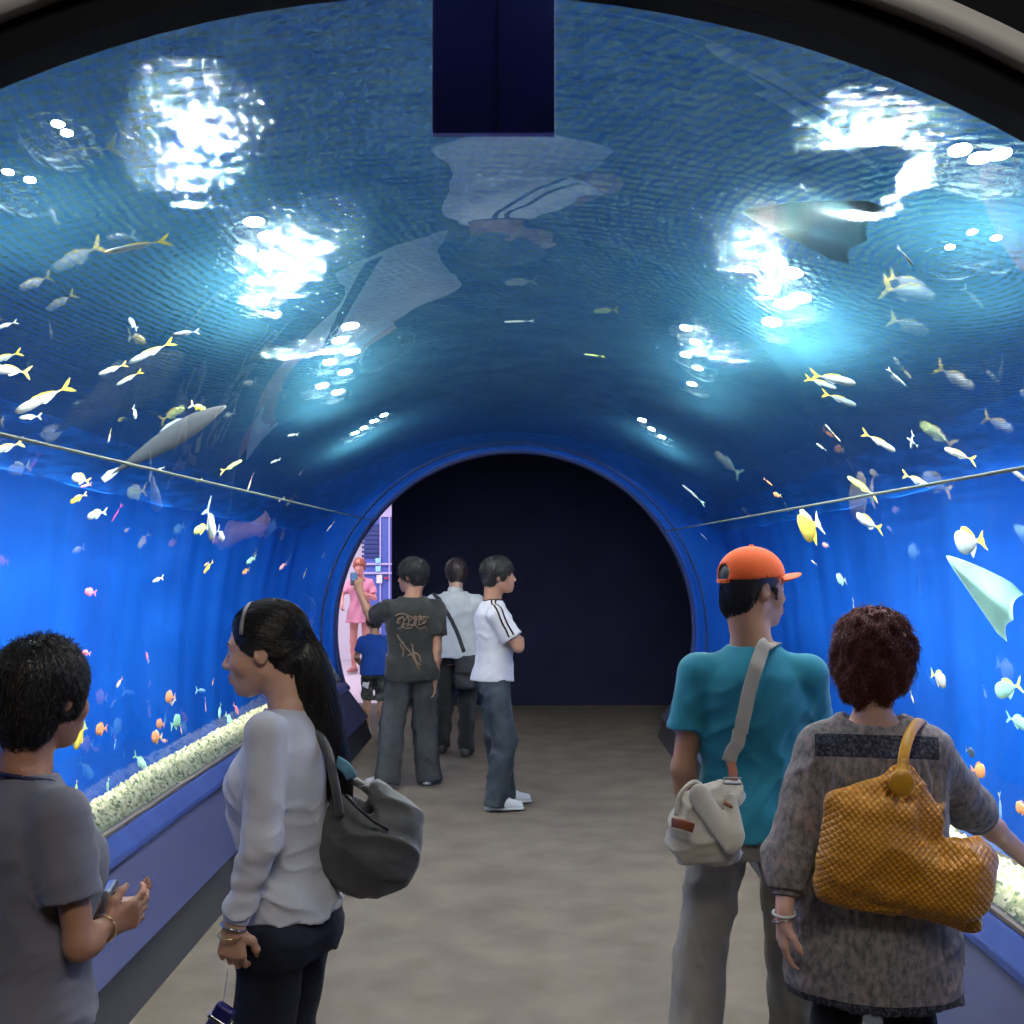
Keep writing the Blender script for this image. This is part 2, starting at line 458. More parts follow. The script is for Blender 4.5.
def ring(name, y0, y1, cx, cz, R0, R1, m, a0=-.6, n=120, parent=None):
    V = []; F = []
    for i in range(n+1):
        t = a0+(PI-2*a0)*i/n; c, s_ = math.cos(t), math.sin(t)
        V += [(cx+R0*c, y0, cz+R0*s_), (cx+R1*c, y0, cz+R1*s_), (cx+R1*c, y1, cz+R1*s_), (cx+R0*c, y1, cz+R0*s_)]
    for i in range(n):
        for k in range(4): a = 4*i+k; b_ = 4*i+(k+1) % 4; F.append((a, b_, b_+4, a+4))
    F += [(0, 1, 2, 3), (4*n+3, 4*n+2, 4*n+1, 4*n)]
    b = MB(); b.add(V, F); return b.build(name, m, parent, True)
o = struct(ring('trim_1', 1.575, 1.60, PC[0]+.004, PC[1]+.04, 1.689, 1.724, M_RIMGREY, -.48))
o = struct(ring('trim_2', 10.66, 10.76, AX, ZC, RT-.028, RT+.01, M_RIM, -.3))
o = struct(ring('trim_3', 10.0, 10.06, AX, ZC, RT-.004, RT+.03, M_RIM, -.3))
o = struct(ring('trim_4', 1.66, 1.74, AX, ZC, RT-.02, RT+.06, M_BLACK, -.3))

# curved acrylic: lower panels left and right, upper panel across the crown
def acr(name, a0, a1, m, n, y0=D0, y1=D1-.05):
    V = []; F = []; ny = 2
    for j in range(ny+1):
        for i in range(n+1):
            t = a0+(a1-a0)*i/n; V.append((AX+RT*math.cos(t), y0+(y1-y0)*j/ny, ZC+RT*math.sin(t)))
    for j in range(ny):
        for i in range(n): a = j*(n+1)+i; F.append((a, a+1, a+n+2, a+n+1))
    me = npmesh(name, V, F); return link(name, me, m)
SR, SL = math.radians(33.6), PI-math.radians(37.9); BA = math.asin((.55-ZC)/RT)
struct(acr('window_1', SL, PI-BA, M_ACR_LO, 60))
struct(acr('window_2', BA, SR, M_ACR_LO, 60))
struct(acr('window_3', SR, SL, M_ACR_UP, 160))
for i, a in enumerate((SR, SL)):
    b = MB(); c = (AX+RT*math.cos(a), ZC+RT*math.sin(a))
    b.tube([(c[0], D0, c[1]), (c[0], D1, c[1])], .0055, 8)
    struct(b.build('trim_%d' % (5+i), M_SEAM, None, True))

# ledges
for sgn, nm in ((-1, 'left'), (1, 'right')):
    X = lambda v: AX+sgn*v
    def band(name, poly, m, bevel=.004):
        b = MB(); b.prism([(X(x), z) for x, z in poly], D0, D1); return struct(b.build(name, m, None, False, bevel))
    band('ledge_base_'+nm, [(1.337, 0), (1.39, .195), (1.9, .195), (1.9, 0)], M_KICK)
    band('ledge_panel_'+nm, [(1.365, .197), (1.555, .452), (1.9, .452), (1.9, .197)], M_PANEL)
    band('ledge_sill_'+nm, [(1.535, .455), (1.54, .485), (1.60, .545), (1.625, .548), (1.9, .53), (1.9, .455)], M_SILL, .008)
    band('trim_%d' % (7+(sgn > 0)), [(1.607, .549), (1.605, .566), (1.64, .568), (1.64, .549)], M_EDGE, .002)

# tank shell
for sgn, nm in ((-1, 'left'), (1, 'right')):
    ys = np.linspace(D0, D1, 160); V = []; F = []
    for y in ys:
        x = AX+sgn*(3.75+.02*math.sin(y*7)+.01*math.sin(y*17+1))
        for z in (-1.4, .6, 2.0, 3.6): V.append((x, y, z))
        for z in (-1.4, .6, 2.0, 3.6): V.append((AX+sgn*3.9, y, z))
    for i in range(len(ys)-1):
        for k in range(3):
            a = 8*i+k; F.append((a, a+1, a+9, a+8)); a += 4; F.append((a+1, a, a+8, a+9))
    b = MB(); b.add(V, F); struct(b.build('wall_'+nm, M_TANK, None, True))
b = MB(); b.box((AX-3.9, D0, 4.2), (AX+3.9, D1, 4.3)); struct(b.build('ceiling', M_DARK))
b = MB(); b.box((AX-3.9, D0, -1.5), (AX+3.9, D1, -1.4)); struct(b.build('floor_tank', M_TANK))
# water surface
V = []; F = []; nx, ny = 60, 80
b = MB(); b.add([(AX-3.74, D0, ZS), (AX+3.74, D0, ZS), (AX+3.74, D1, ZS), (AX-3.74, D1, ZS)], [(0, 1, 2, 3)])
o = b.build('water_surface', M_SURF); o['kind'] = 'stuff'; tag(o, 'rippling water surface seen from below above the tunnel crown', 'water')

# blue painted tank side of the far wall
o = arch_wall('wall_far_tank', 10.70, 10.74, AX, ZC, RT+.01, AX-3.75, AX+3.75, 4.1, M_TANK); struct(o)
b = MB()
for s_ in (-1, 1): b.box((min(AX+s_*1.9, AX+s_*3.75), 10.70, -1.4), (max(AX+s_*1.9, AX+s_*3.75), 10.74, .0))
struct(b.build('wall_far_tank_low', M_TANK))
# gravel beds
def gravel_mat():
    m = mat('gravel', (.5, .5, .3, 1), .8)
    nt = m.node_tree; n = nt.nodes; l = nt.links; bs = n['Principled BSDF']
    tc = n.new('ShaderNodeNewGeometry'); v = n.new('ShaderNodeTexVoronoi'); v.inputs['Scale'].default_value = 42; l.new(tc.outputs['Position'], v.inputs['Vector'])
    r = n.new('ShaderNodeValToRGB'); e = r.color_ramp.elements
    e[0].position = 0; e[0].color = (.05, .11, .08, 1); e[1].position = 1; e[1].color = (.75, .70, .50, 1)
    k = e.new(.3); k.color = (.38, .40, .20, 1); k = e.new(.6); k.color = (.55, .57, .34, 1)
    sep = n.new('ShaderNodeSeparateColor'); l.new(v.outputs['Color'], sep.inputs[0]); l.new(sep.outputs[0], r.inputs[0]); l.new(r.outputs[0], bs.inputs['Base Color'])
    return m
M_GRAV = gravel_mat()
for sgn, nm in ((-1, 'left'), (1, 'right')):
    rg = np.random.RandomState(3+sgn); xs = np.concatenate([np.linspace(1.61, 2.05, 36), np.linspace(2.08, 2.9, 16)]); ys = np.linspace(D0+.01, D1-.06, 620)
    V = []
    from mathutils import noise
    for y in ys:
        cr = .03*noise.noise(Vector((y*1.3, sgn*3, 0)))
        for x in xs:
            if x < 1.9: z = .555+.085*(x-1.61)/.29+cr*(x-1.61)/.29
            else: z = .64+cr-(x-1.9)*2.2
            z = max(z, -1.35)
            z += .016*noise.noise(Vector((x*38, y*38, sgn*5)))+.012*noise.noise(Vector((x*75, y*75, 1)))
            V.append((AX+sgn*x, y, z))
    V = np.array(V); nx = len(xs); F = []
    ii = np.arange(len(ys)-1)[:, None]*nx+np.arange(nx-1)[None]; ii = ii.ravel()
    F = np.stack([ii, ii+1, ii+nx+1, ii+nx], 1)
    if sgn < 0: F = F[:, ::-1]
    o = link('gravel_bed', npmesh('gravel', V, F), M_GRAV); o['kind'] = 'stuff'
    tag(o, ('pale yellow green gravel bank along the left tank window' if sgn < 0 else 'pale green gravel bank along the right tank window'), 'gravel')

# hanging board at the crown
b = MB(); Dh = 1.93
p0 = at(432, -30, Dh); p1 = at(555, 133, Dh)
b.box((p0.x, Dh, p1.z), (p1.x, Dh+.02, PC[1]+PC[2]+.25))
hb = b.build('hanging_board', mat('navy_board', (.045, .065, .42, 1), .35, var=.15, vscale=6), None, False, .002)
tag(hb, 'plain dark navy rectangular board hanging from the tunnel crown', 'board')
b = MB(); b.tube([(at(497, 0, Dh).x, Dh-.002, p1.z+.003), (at(497, 0, Dh).x, Dh-.002, 2.7)], .0015, 6); b.build('joint', mat('board_joint', (.02, .03, .12, 1), .4), hb)

# room behind the far arch
b = MB(); b.box((-1.53, 13.1, 0), (2.6, 13.3, 3.2)); struct(b.build('wall_end', M_NAVY))
b = MB(); b.box((2.4, 10.87, 0), (2.6, 13.3, 3.2)); struct(b.build('wall_end_right', M_NAVY))
b = MB(); b.box((-6, 10.87, 3.0), (2.6, 13.3, 3.15)); struct(b.build('ceiling_far', M_DARK))
M_WHITE = mat('gallery_white', (.8, .74, .84, 1), .7)
b = MB(); b.box((-6, 18.9, 0), (-1, 19.0, 3.4)); struct(b.build('wall_gallery', M_WHITE))
b = MB(); b.box((-6.1, 10.87, 0), (-6, 19, 3.4)); struct(b.build('wall_gallery_left', M_WHITE))
b = MB(); b.box((-1.2, 13.3, 0), (-1.1, 19, 3.4)); struct(b.build('wall_gallery_right', M_WHITE))
b = MB(); b.box((-6, 13.1, 3.3), (-1.1, 19, 3.4)); struct(b.build('ceiling_gallery', M_WHITE))
# glazed display front in the gallery
Dg = 18.2
gp = lambda px, py, d=Dg: at(px, py, d)
frm = empty('display_cabinet', (gp(383, 556).x, Dg, 0), 0, 'blue glazed display front with slatted shutter and pale squares in the bright room', 'display')
def gbox(name, x0, y0, x1, y1, d0, d1, m, par=frm):
    a = gp(x0, y1); c = gp(x1, y0); b = MB(); b.box((a.x-frm.location.x, d0-Dg, a.z), (c.x-frm.location.x, d1-Dg, c.z)); return b.build(name, m, par)
M_DBLUE = mat('display_blue', (.10, .16, .55, 1), .4); M_DLIL = mat('display_lilac', (.55, .5, .8, 1), .5); M_SLAT = mat('slat_navy', (.03, .05, .2, 1), .5)
M_CYAN = mat('pale_cyan', (.35, .8, .85, 1), .5); M_PW = mat('pale_white', (.8, .85, .9, 1), .5); M_RED = mat('small_red', (.6, .05, .08, 1), .5)
gbox('back_panel', 364, 515, 396, 640, Dg, Dg+.05, M_DBLUE)
gbox('top_rail', 360, 508, 396, 517, Dg-.04, Dg+.04, M_DLIL)
for x in (380.5, 389.5): gbox('mullion', x-.7, 517, x+.7, 640, Dg-.03, Dg, M_DLIL)
for i in range(8):
    y = 524+i*4.4; gbox('slat', 362, y, 379, y+2.6, Dg-.03, Dg, M_SLAT)
gbox('cross_rail', 364, 563, 392, 565, Dg-.04, Dg, M_DLIL); gbox('cross_rail', 364, 572, 392, 574, Dg-.04, Dg, M_DLIL)
gbox('pale_square', 376, 558, 381, 563, Dg-.06, Dg-.03, M_CYAN); gbox('pale_square', 376, 566, 381, 571.5, Dg-.06, Dg-.03, M_CYAN)
gbox('pale_square', 377, 575, 382.5, 583, Dg-.06, Dg-.03, M_PW); gbox('red_mark', 385, 577, 389, 579, Dg-.06, Dg-.03, M_RED)

# entrance hall behind the camera
b = MB(); b.box((-5, -3.3, 0), (5, -3.2, 4.2)); struct(b.build('wall_back', M_DARK))
for s_, nm in ((-1, 'left'), (1, 'right')):
    b = MB(); b.box((s_*5-.05, -3.2, 0), (s_*5+.05, 1.6, 4.2)); struct(b.build('wall_hall_'+nm, M_DARK))
b = MB(); b.box((-5, -3.2, 4.2), (5, 1.6, 4.3)); struct(b.build('ceiling_hall', M_DARK))

# ------------------------------------------------------------------ lights
def light(kind, name, loc, energy, col=(1, 1, 1), size=.1, target=None, spot=None, blend=.5, sx=None, sy=None):
    d = bpy.data.lights.new(name, kind); d.energy = energy; d.color = col
    if kind == 'AREA':
        d.shape = 'RECTANGLE' if sx else 'DISK'; d.size = sx or size
        if sx: d.size_y = sy
    else: d.shadow_soft_size = size
    if spot: d.spot_size = math.radians(spot); d.spot_blend = blend
    o = bpy.data.objects.new(name, d); COL.objects.link(o); o.location = loc
    if target is not None:
        o.rotation_euler = (Vector(target)-Vector(loc)).to_track_quat('-Z', 'Y').to_euler()
    return o
ZL = 3.32
LAMPS = [(.08, 150, ((254, 222), (268, 236), (246, 250), (268, 264), (256, 280), (262, 298))),
         (.10, 230, ((350, 326), (340, 340), (352, 352), (330, 362), (345, 372), (322, 386), (338, 392))), (.08, 180, ((384, 415), (374, 421), (364, 428), (355, 433))),
         (.11, 300, ((774, 262), (791, 273), (769, 289), (785, 304), (772, 322), (800, 298))), (.07, 150, ((686, 328), (696, 342), (686, 355), (698, 368), (692, 384))),
         (.08, 180, ((642, 420), (652, 429), (662, 437))), (.07, 180, ((960, 150), (980, 158), (1000, 154))), (.035, 60, ((950, 247), (972, 232), (996, 238))), (.035, 60, ((8, 172), (30, 180), (58, 124), (67, 133)))]
for dia, e, pts_ in LAMPS:  # each lamp is spread into added discs that shape its ragged glitter
    for px, py in pts_:
        p, r = refr(px, py); q = p+r*((ZL-p.z)/r.z); light('AREA', 'tank_lamp_cluster', (q.x, min(q.y, 10.5), ZL), e, (1, .95, .88), dia, (q.x, min(q.y, 10.5), 0))
light('AREA', 'hall_lamp', (.4, -.6, 4.1), 90, (1, .93, .85), target=(.2, .6, 1.4), sx=1.6, sy=1.0)
light('AREA', 'gallery_lamp', (-3.2, 15.5, 3.25), 150, (1, .93, 1), target=(-3.2, 15.6, 0), sx=2.2, sy=3)
W = bpy.data.worlds.new('world'); SC.world = W; W.use_nodes = True
W.node_tree.nodes['Background'].inputs[0].default_value = (.02, .025, .04, 1)

# ------------------------------------------------------------------ camera
cd = bpy.data.cameras.new('camera'); cam = bpy.data.objects.new('camera', cd); COL.objects.link(cam)
cam.location = (0, 0, CH); cam.rotation_euler = (PI/2, 0, 0)
cd.sensor_width = 36; cd.lens = 36*FP/1024; cd.shift_x = -(VX-512)/1024; cd.shift_y = (VY-512)/1024
cd.clip_start = .05; cd.clip_end = 100
SC.camera = cam
SC.view_settings.view_transform = 'Standard'; SC.view_settings.look = 'None'; SC.view_settings.gamma = 1; SC.view_settings.exposure = 0
SC.view_settings.use_curve_mapping = False
# ------------------------------------------------------------------ people
def skin(name, c, hot=.08):
    m = mat(name, c, .5, var=hot, vscale=9, bump=.15, bscale=260)
    bs = m.node_tree.nodes['Principled BSDF']; bs.inputs['Subsurface Weight'].default_value = .12; bs.inputs['Subsurface Radius'].default_value = (.01, .004, .002); bs.inputs['Subsurface Scale'].default_value = 1
    return m
M_SKIN = skin('skin', (.60, .35, .24, 1)); M_SKIN2 = skin('skin_tan', (.40, .20, .12, 1)); M_SKIN3 = skin('skin_pale', (.62, .36, .28, 1))
M_LIPS = mat('lips', (.40, .10, .09, 1), .35); M_EYEW = mat('eye_white', (.7, .68, .65, 1), .2); M_EYEB = mat('eye_dark', (.02, .012, .008, 1), .1)
def hairm(name, c):
    m = mat(name, c, .42, var=.35, vscale=60, bump=.5, bscale=120, spec=.6); return m
M_HAIR = hairm('black_hair', (.011, .009, .008, 1)); M_HAIRR = hairm('auburn_hair', (.13, .028, .015, 1)); M_HAIRD = hairm('dark_brown_hair', (.02, .012, .009, 1))

def hand(F, w, d, pn, side, curl=.5, s=1.0, spread=.12):
    """hand at wrist w; d = pointing direction, pn = palm normal (towards the palm side); side=+1 if the thumb leaves along cross(d, pn)"""
    w, d, pn = Vector(w), Vector(d).normalized(), Vector(pn); pn = (pn-d*pn.dot(d)).normalized(); t = d.cross(pn)*side
    L = .082*s
    root = [w+d*L*(1.0-.05*abs(i-1))+t*(.030-.0195*i)*s for i in range(4)]
    for r in root: F.rc(w+d*.005*s+(r-w-d*L)*.45, r, .0135*s, .0115*s, .012)
    F.rc(w-d*.03*s, w+d*.02*s, .021*s, .019*s, .02, sq=(tuple(pn), .75))
    lens = [(.040, .024, .019), (.044, .027, .020), (.040, .025, .019), (.031, .019, .017)]
    for i, r in enumerate(root):
        a = 0; p = r; dd = d+t*(1.5-i)*spread*.5
        for j, l in enumerate(lens[i]):
            a += curl*(.75 if j == 0 else 1.0)*(1+.08*i)
            dv = (dd*math.cos(a)+pn*math.sin(a)).normalized(); q = p+dv*l*s
            F.rc(p, q, (.0088-.0008*j)*s, (.0082-.001*j)*s, .0035); p = q
    b0 = w+d*.018*s+t*.016*s; b1 = b0+(d*.55+t*.75+pn*.35).normalized()*.042*s; b2 = b1+(d*.85+t*.3+pn*.4).normalized()*.030*s; b3 = b2+(d*.85+t*.0+pn*.55).normalized()*.024*s
    F.chain([b0, b1, b2, b3], [.0145*s, .011*s, .0095*s, .0078*s], .008)

def head_fields(hc, Rh, hs, female):
    T = lambda p: tuple(np.array(hc)+Rh @ (np.array(p, float)*hs))
    F = Field(); q = hs
    F.ell(T((0, -.012, .028)), np.array((.073, .092, .083))*q, .03, Rh)
    F.ell(T((0, .024, -.028)), np.array((.058, .068, .076))*q, .035, Rh)
    F.rc(T((0, .052, -.09)), T((0, .077, -.097)), .019*q, .0155*q, .022)
    for s_ in (-1, 1):
        F.rc(T((s_*.047, -.008, -.058)), T((s_*.016, .052, -.094)), .017*q, .015*q, .03)
        F.ell(T((s_*.040, .056, -.030)), np.array((.022, .024, .024))*q, .02, Rh)
        F.rc(T((s_*.012, .080, .021)), T((s_*.045, .070, .021)), .007*q, .005*q, .014)
        F.ell(T((s_*.030, .098, .001)), np.array((.017, .014, .010))*q, .012, Rh, op=-1)
        F.rc(T((s_*.017, .0835, .008)), T((s_*.043, .074, .007)), .0045*q, .0035*q, .006)
        F.ell(T((s_*.076, -.012, -.008)), np.array((.008, .019, .031))*q, .006, Rh @ Rz(-s_*.35))
        F.ell(T((s_*.085, -.007, -.004)), np.array((.006, .010, .017))*q, .004, Rh @ Rz(-s_*.35), op=-1)
        F.ell(T((s_*.011, .097, -.036)), np.array((.0075, .009, .007))*q, .008, Rh)
    F.rc(T((0, .084, .008)), T((0, .1095, -.031)), .0065*q, .0092*q, .012)
    F.ell(T((0, .064, -.062)), np.array((.030, .030, .032))*q, .02, Rh)
    F.rc(T((-.014, .0945, -.0605)), T((.014, .0945, -.0605)), .0062*q, .0062*q, .008)
    F.rc(T((-.012, .0925, -.0735)), T((.012, .0925, -.0735)), .0072*q, .0072*q, .008)
    F.box(T((0, .105, -.067)), np.array((.019, .008, .0014))*q, .001, .003, Rh, op=-1)
    return F, T

def face_bits(root, T, q, Rh, hair_m, lips=True, root_F=None):
    for s_ in (-1, 1):
        f = Field(); f.ell(T((s_*.030, .0745, .0)), np.array((.0115, .0115, .0085))*q, .002, Rh); e = fmesh('eye', f, .002*q, M_EYEW, root)
        f = Field(); f.ell(T((s_*.030, .0832, .0)), np.array((.0055, .0035, .0055))*q, .002, Rh); fmesh('iris', f, .0012*q, M_EYEB, e)
        b = MB(); b.tube([tuple(v) for v in root_F.project(bez([T((s_*.013, .0925, .0215)), T((s_*.030, .089, .027)), T((s_*.047, .077, .023))], 5), .0)], [.0028*q]*10+[.0015*q], 6); b.build('eyebrow', hair_m, root, True)
    if lips:
        f = Field(); f.rc(T((-.014, .0970, -.0615)), T((.014, .0970, -.0615)), .0052*q, .0052*q, .004); f.rc(T((-.012, .0950, -.0730)), T((.012, .0950, -.0730)), .0063*q, .0063*q, .004)
        f.box(T((0, .105, -.067)), np.array((.02, .008, .001))*q, .0008, .002, Rh, op=-1)
        fmesh('lips', f, .002*q, M_LIPS, root)

def strands(name, F, parent, m, n, length, dirfn, seed_region, r=.0012, off=(0, .006), steps=7, seed=1, wave=.0, lift=0, tris=3):
    """locks that follow the hair surface"""
    rg = np.random.RandomState(seed)
    P = seed_region(rg, n); P = F.project(P, 0.0, 5); N = len(P)
    offs = rg.uniform(off[0], off[1], N); L = length*rg.uniform(.6, 1.2, N); pts = [P+F.grad(P)*offs[:, None]]
    ph = rg.uniform(0, 6.28, N)
    for i in range(1, steps):
        p = pts[-1]; g = F.grad(p); d = dirfn(p, rg)
        d = d-g*(d*g).sum(1, keepdims=True); d /= (np.linalg.norm(d, axis=1, keepdims=True)+1e-9)
        sd = np.cross(d, g); p = p+(d+sd*(wave*np.sin(ph+i*1.4))[:, None])*(L/steps)[:, None]
        g = F.grad(p); tgt = offs+lift*(i/steps)**1.5*rg.uniform(.2, 1, N); p = p-g*(F.ev(p)-tgt)[:, None]
        pts.append(p)
    pts = np.stack(pts, 1)                                          # N, steps, 3
    V = np.zeros((N, steps, tris, 3)); tan = np.gradient(pts, axis=1); tan /= np.linalg.norm(tan, axis=2, keepdims=True)+1e-9
    ref = np.array([.3, .4, .86]); u = np.cross(tan, ref); u /= np.linalg.norm(u, axis=2, keepdims=True)+1e-9; v = np.cross(tan, u)
    rr = r*np.linspace(1, .15, steps)[None, :, None]*rg.uniform(.7, 1.5, N)[:, None, None]
    for k in range(tris):
        a = 2*PI*k/tris; V[:, :, k] = pts+(u*math.cos(a)+v*math.sin(a))*rr
    base = (np.arange(N)*steps*tris)[:, None, None]+(np.arange(steps-1)*tris)[None, :, None]+np.arange(tris)[None, None]
    nx = (np.arange(N)*steps*tris)[:, None, None]+(np.arange(steps-1)*tris)[None, :, None]+((np.arange(tris)+1) % tris)[None, None]
    Fq = np.stack([base, nx, nx+tris, base+tris], -1).reshape(-1, 4)
    return V.reshape(-1, 3), Fq

def hair_obj(name, F, h, m, parent, extra=()):
    V, Fc = F.mesh(h); Vs = [V]; Fs = [Fc]; k = len(V)
    for v, f in extra: Vs.append(v); Fs.append(f+k); k += len(v)
    return link(name, npmesh(name, np.concatenate(Vs), np.concatenate(Fs)), m, parent)

def shoe(root, ank, yaw, m, msole, s=1.0, size=1.0, name='shoe', h=.006):
    R = Rz(yaw); a = np.array((ank[0], ank[1], ank[2]-.075*s)); T = lambda p: tuple(a+R @ (np.array(p)*s*size))
    F = Field(); F.rc(T((0, -.045, .038)), T((0, .06, .045)), .036*s, .038*s, .03); F.rc(T((0, .06, .042)), T((.0, .155, .028)), .038*s, .031*s, .03); F.rc(T((0, -.03, .05)), T((0, -.02, .085)), .036*s, .036*s, .03, cut=True)
    F.box(T((0, .05, -.04)), (.3, .3, .05*s), .001, .004, op=-1)
    o = fmesh(name, F, h, m, root)
    G = Field(); G.rc(T((0, -.045, .012)), T((0, .06, .012)), .038*s, .041*s, .02); G.rc(T((0, .06, .012)), T((0, .16, .014)), .041*s, .034*s, .02)
    G.box(T((0, .05, .07)), (.3, .3, .052*s), .001, .004, op=-1); G.box(T((0, .05, -.05)), (.3, .3, .05*s), .001, .004, op=-1)
    fmesh('sole', G, h, msole, o)
    return o

MALE = dict(z=[.80, .86, .93, 1.0, 1.08, 1.17, 1.26, 1.34, 1.395, 1.43], a=[.155, .168, .165, .150, .147, .158, .170, .152, .098, .062], b=[.105, .115, .110, .100, .100, .110, .116, .100, .070, .050], cy=[-.01, -.015, -.01, 0, .005, .005, 0, -.01, -.015, -.012])
FEM = dict(z=[.80, .86, .93, 1.0, 1.08, 1.17, 1.26, 1.34, 1.395, 1.43], a=[.160, .172, .162, .138, .130, .142, .150, .134, .084, .052], b=[.110, .120, .108, .092, .090, .106, .114, .092, .062, .046], cy=[-.012, -.02, -.01, 0, .005, .014, .010, -.008, -.012, -.01])

class Person:
    """everything in the figure's own frame: x right, y forwards, z up, metres for a 1.70 m body; the root is scaled by nothing, lengths are multiplied by s"""
    def __init__(s, x, y, face, H, label, female=False, yaw=0, pitch=0, roll=0, hs=None, group=None, vox=.006, skinm=None, sh=None, width=1.0, lean=0, fine=False):
        s.S = H/1.70; s.fem = female; s.vox = vox; s.m = skinm or M_SKIN; s.w = width
        s.root = empty('person', (x, y, 0), face, label, 'person', group)
        s.root.scale = (1, 1, 1)
        s.prof = FEM if female else MALE
        k = s.S; sw = (sh or (.165 if female else .185))
        s.J = dict(shL=(-sw, -.01, 1.34), shR=(sw, -.01, 1.34), hipL=(-.088, -.01, .88), hipR=(.088, -.01, .88), knL=(-.10, .015, .48), knR=(.10, .015, .48), anL=(-.105, -.02, .085), anR=(.105, -.02, .085),
                   elL=(-.225, -.03, 1.10), elR=(.225, -.03, 1.10), wrL=(-.235, .04, .86), wrR=(.235, .04, .86), neck=(0, -.012, 1.42), head=(0, .022, 1.585))
        s.Rh = Rz(yaw) @ Rx(pitch) @ Ry(roll); s.hs = (hs or 1.0); s.lean = lean
        s.footyaw = (.12, -.12); s.hands = {}
    def p(s, n): return tuple(np.array(s.J[n])*s.S)
    def setj(s, **k): s.J.update(k)
    def body(s, bare_leg=False, foot=True):
        k = s.S; F, T = head_fields(np.array(s.p('head')), s.Rh, s.hs*k, s.fem); s.T = T; s.q = s.hs*k
        nr = .050 if s.fem else .058
        F.rc(s.p('neck'), T((0, -.02, -.05)), nr*k, nr*.93*k, .025)
        F.rc(np.array(s.p('neck'))+np.array((0, -.01, -.01)), T((0, -.05, -.03)), nr*.8*k, nr*.9*k, .03)
        P = s.prof; F.loft([z*k for z in P['z']], [(a*s.w-.012)*k for a in P['a']], [(a-.012)*k for a in P['b']], CY=[c*k for c in P['cy']], k=.03)
        for sd in 'LR':
            r = (.040, .034, .022) if s.fem else (.047, .038, .026)
            sx = -1 if sd == 'L' else 1
            F.rc(np.array(s.p('neck'))+np.array((sx*.02, -.01, -.02))*k, s.p('sh'+sd), .026*k, (r[0]-.004)*k, .03)
            e, w = np.array(s.p('el'+sd)), np.array(s.p('wr'+sd))
            F.rc(s.p('sh'+sd), e, r[0]*k, r[1]*k*.9, .03)
            mid = e+(w-e)*.3
            F.rc(e, mid, r[1]*.92*k, r[1]*.98*k, .02); F.rc(mid, w, r[1]*.98*k, r[2]*k, .02)
            F.rc(s.p('hip'+sd), s.p('kn'+sd), .075*k, .05*k, .04); F.rc(s.p('kn'+sd), np.array(s.p('kn'+sd))*.65+np.array(s.p('an'+sd))*.35+np.array((0, -.012, 0))*k, .048*k, .05*k, .03)
            F.rc(np.array(s.p('kn'+sd))*.65+np.array(s.p('an'+sd))*.35+np.array((0, -.012, 0))*k, s.p('an'+sd), .05*k, .032*k, .03)
            if foot:
                a = np.array(s.p('an'+sd)); F.rc(a, a+np.array((0, .11, -.045))*k, .03*k, .022*k, .03)
            h = s.hands.get(sd)
            if h: hand(F, w, *h, s=k*(.92 if s.fem else 1.0)*s.hand_s)
        s.F = F; s.bodyo = fmesh('body', F, s.vox, s.m, s.root); return s
    hand_s = 1.0
    def face(s, hm, lips=True): face_bits(s.root, s.T, s.q, s.Rh, hm, lips, s.F)
    def top(s, name, m, hem, sleeve0, loose=.012, sl=.016, flare=0, neckz=1.425, folds=None, k=.03, vox=None, belly=0, prof=None, hemb=0, cuff=1.0, nr=.066, nz=.035):
        """sleeve: 0..1 on the upper arm, 1..2 on to the wrist"""
        P = prof or s.prof; K = s.S; F = Field()
        zs = [z for z in P['z'] if z >= hem+.02]; zs = [hem]+zs
        A = list(np.interp(zs, P['z'], P['a'])); B = list(np.interp(zs, P['z'], P['b'])); Cc = list(np.interp(zs, P['z'], P['cy']))
        A = [a*s.w+loose+flare*max(0, 1-(z-hem)/.3) for a, z in zip(A, zs)]; B = [b_+loose+(flare+hemb)*max(0, 1-(z-hem)/.3)+belly*math.exp(-((z-1.05)/.12)**2) for b_, z in zip(B, zs)]
        F.loft([z*K for z in zs], [a*K for a in A], [a*K for a in B], CY=[c*K for c in Cc], k=.02)
        for sd in 'LR':
            sleeve = sleeve0 if not isinstance(sleeve0, tuple) else sleeve0['LR'.index(sd)]
            sx = -1 if sd == 'L' else 1; r = (.040, .034, .022) if s.fem else (.047, .038, .026)
            sh, e, w = (np.array(s.p(q+sd)) for q in ('sh', 'el', 'wr'))
            F.rc(np.array(s.p('neck'))+np.array((sx*.04, -.012, -.030))*K, sh, .026*K, (r[0]+sl*.45)*K, .03)
            t = min(sleeve, 1); en = sh+(e-sh)*t; ra = (r[0]+sl)*K; rb = (r[0]+(r[1]-r[0])*t+sl*cuff)*K
            F.rc(sh, en, ra*.93, rb, .022, cut=(sleeve <= 1))
            if sleeve > 1:
                en2 = e+(w-e)*(sleeve-1); F.rc(e, en2, rb, (r[1]+(r[2]-r[1])*(sleeve-1)+sl*.8)*K, .02, cut=True); F.rc(e, e+(en2-e)*.5, (r[1]+sl)*K, (r[1]*.95+sl*.9)*K, .01)
        if s.fem and prof is None:
            for sx in (-1, 1): F.ell(np.array((sx*.064, .072, 1.215))*K, np.array((.060, .048, .066))*K, .05)
        if neckz: # neck opening
            nk = np.array(s.p('neck')); F.rc(nk+np.array((0, .004, nz))*K, nk+np.array((0, .012, nz+.165))*K, nr*K, (nr+.024)*K, .008, op=-1)
        F.post = folds
        s.topF = F; s.topo = fmesh(name, F, vox or s.vox, m, s.root); return s.topo
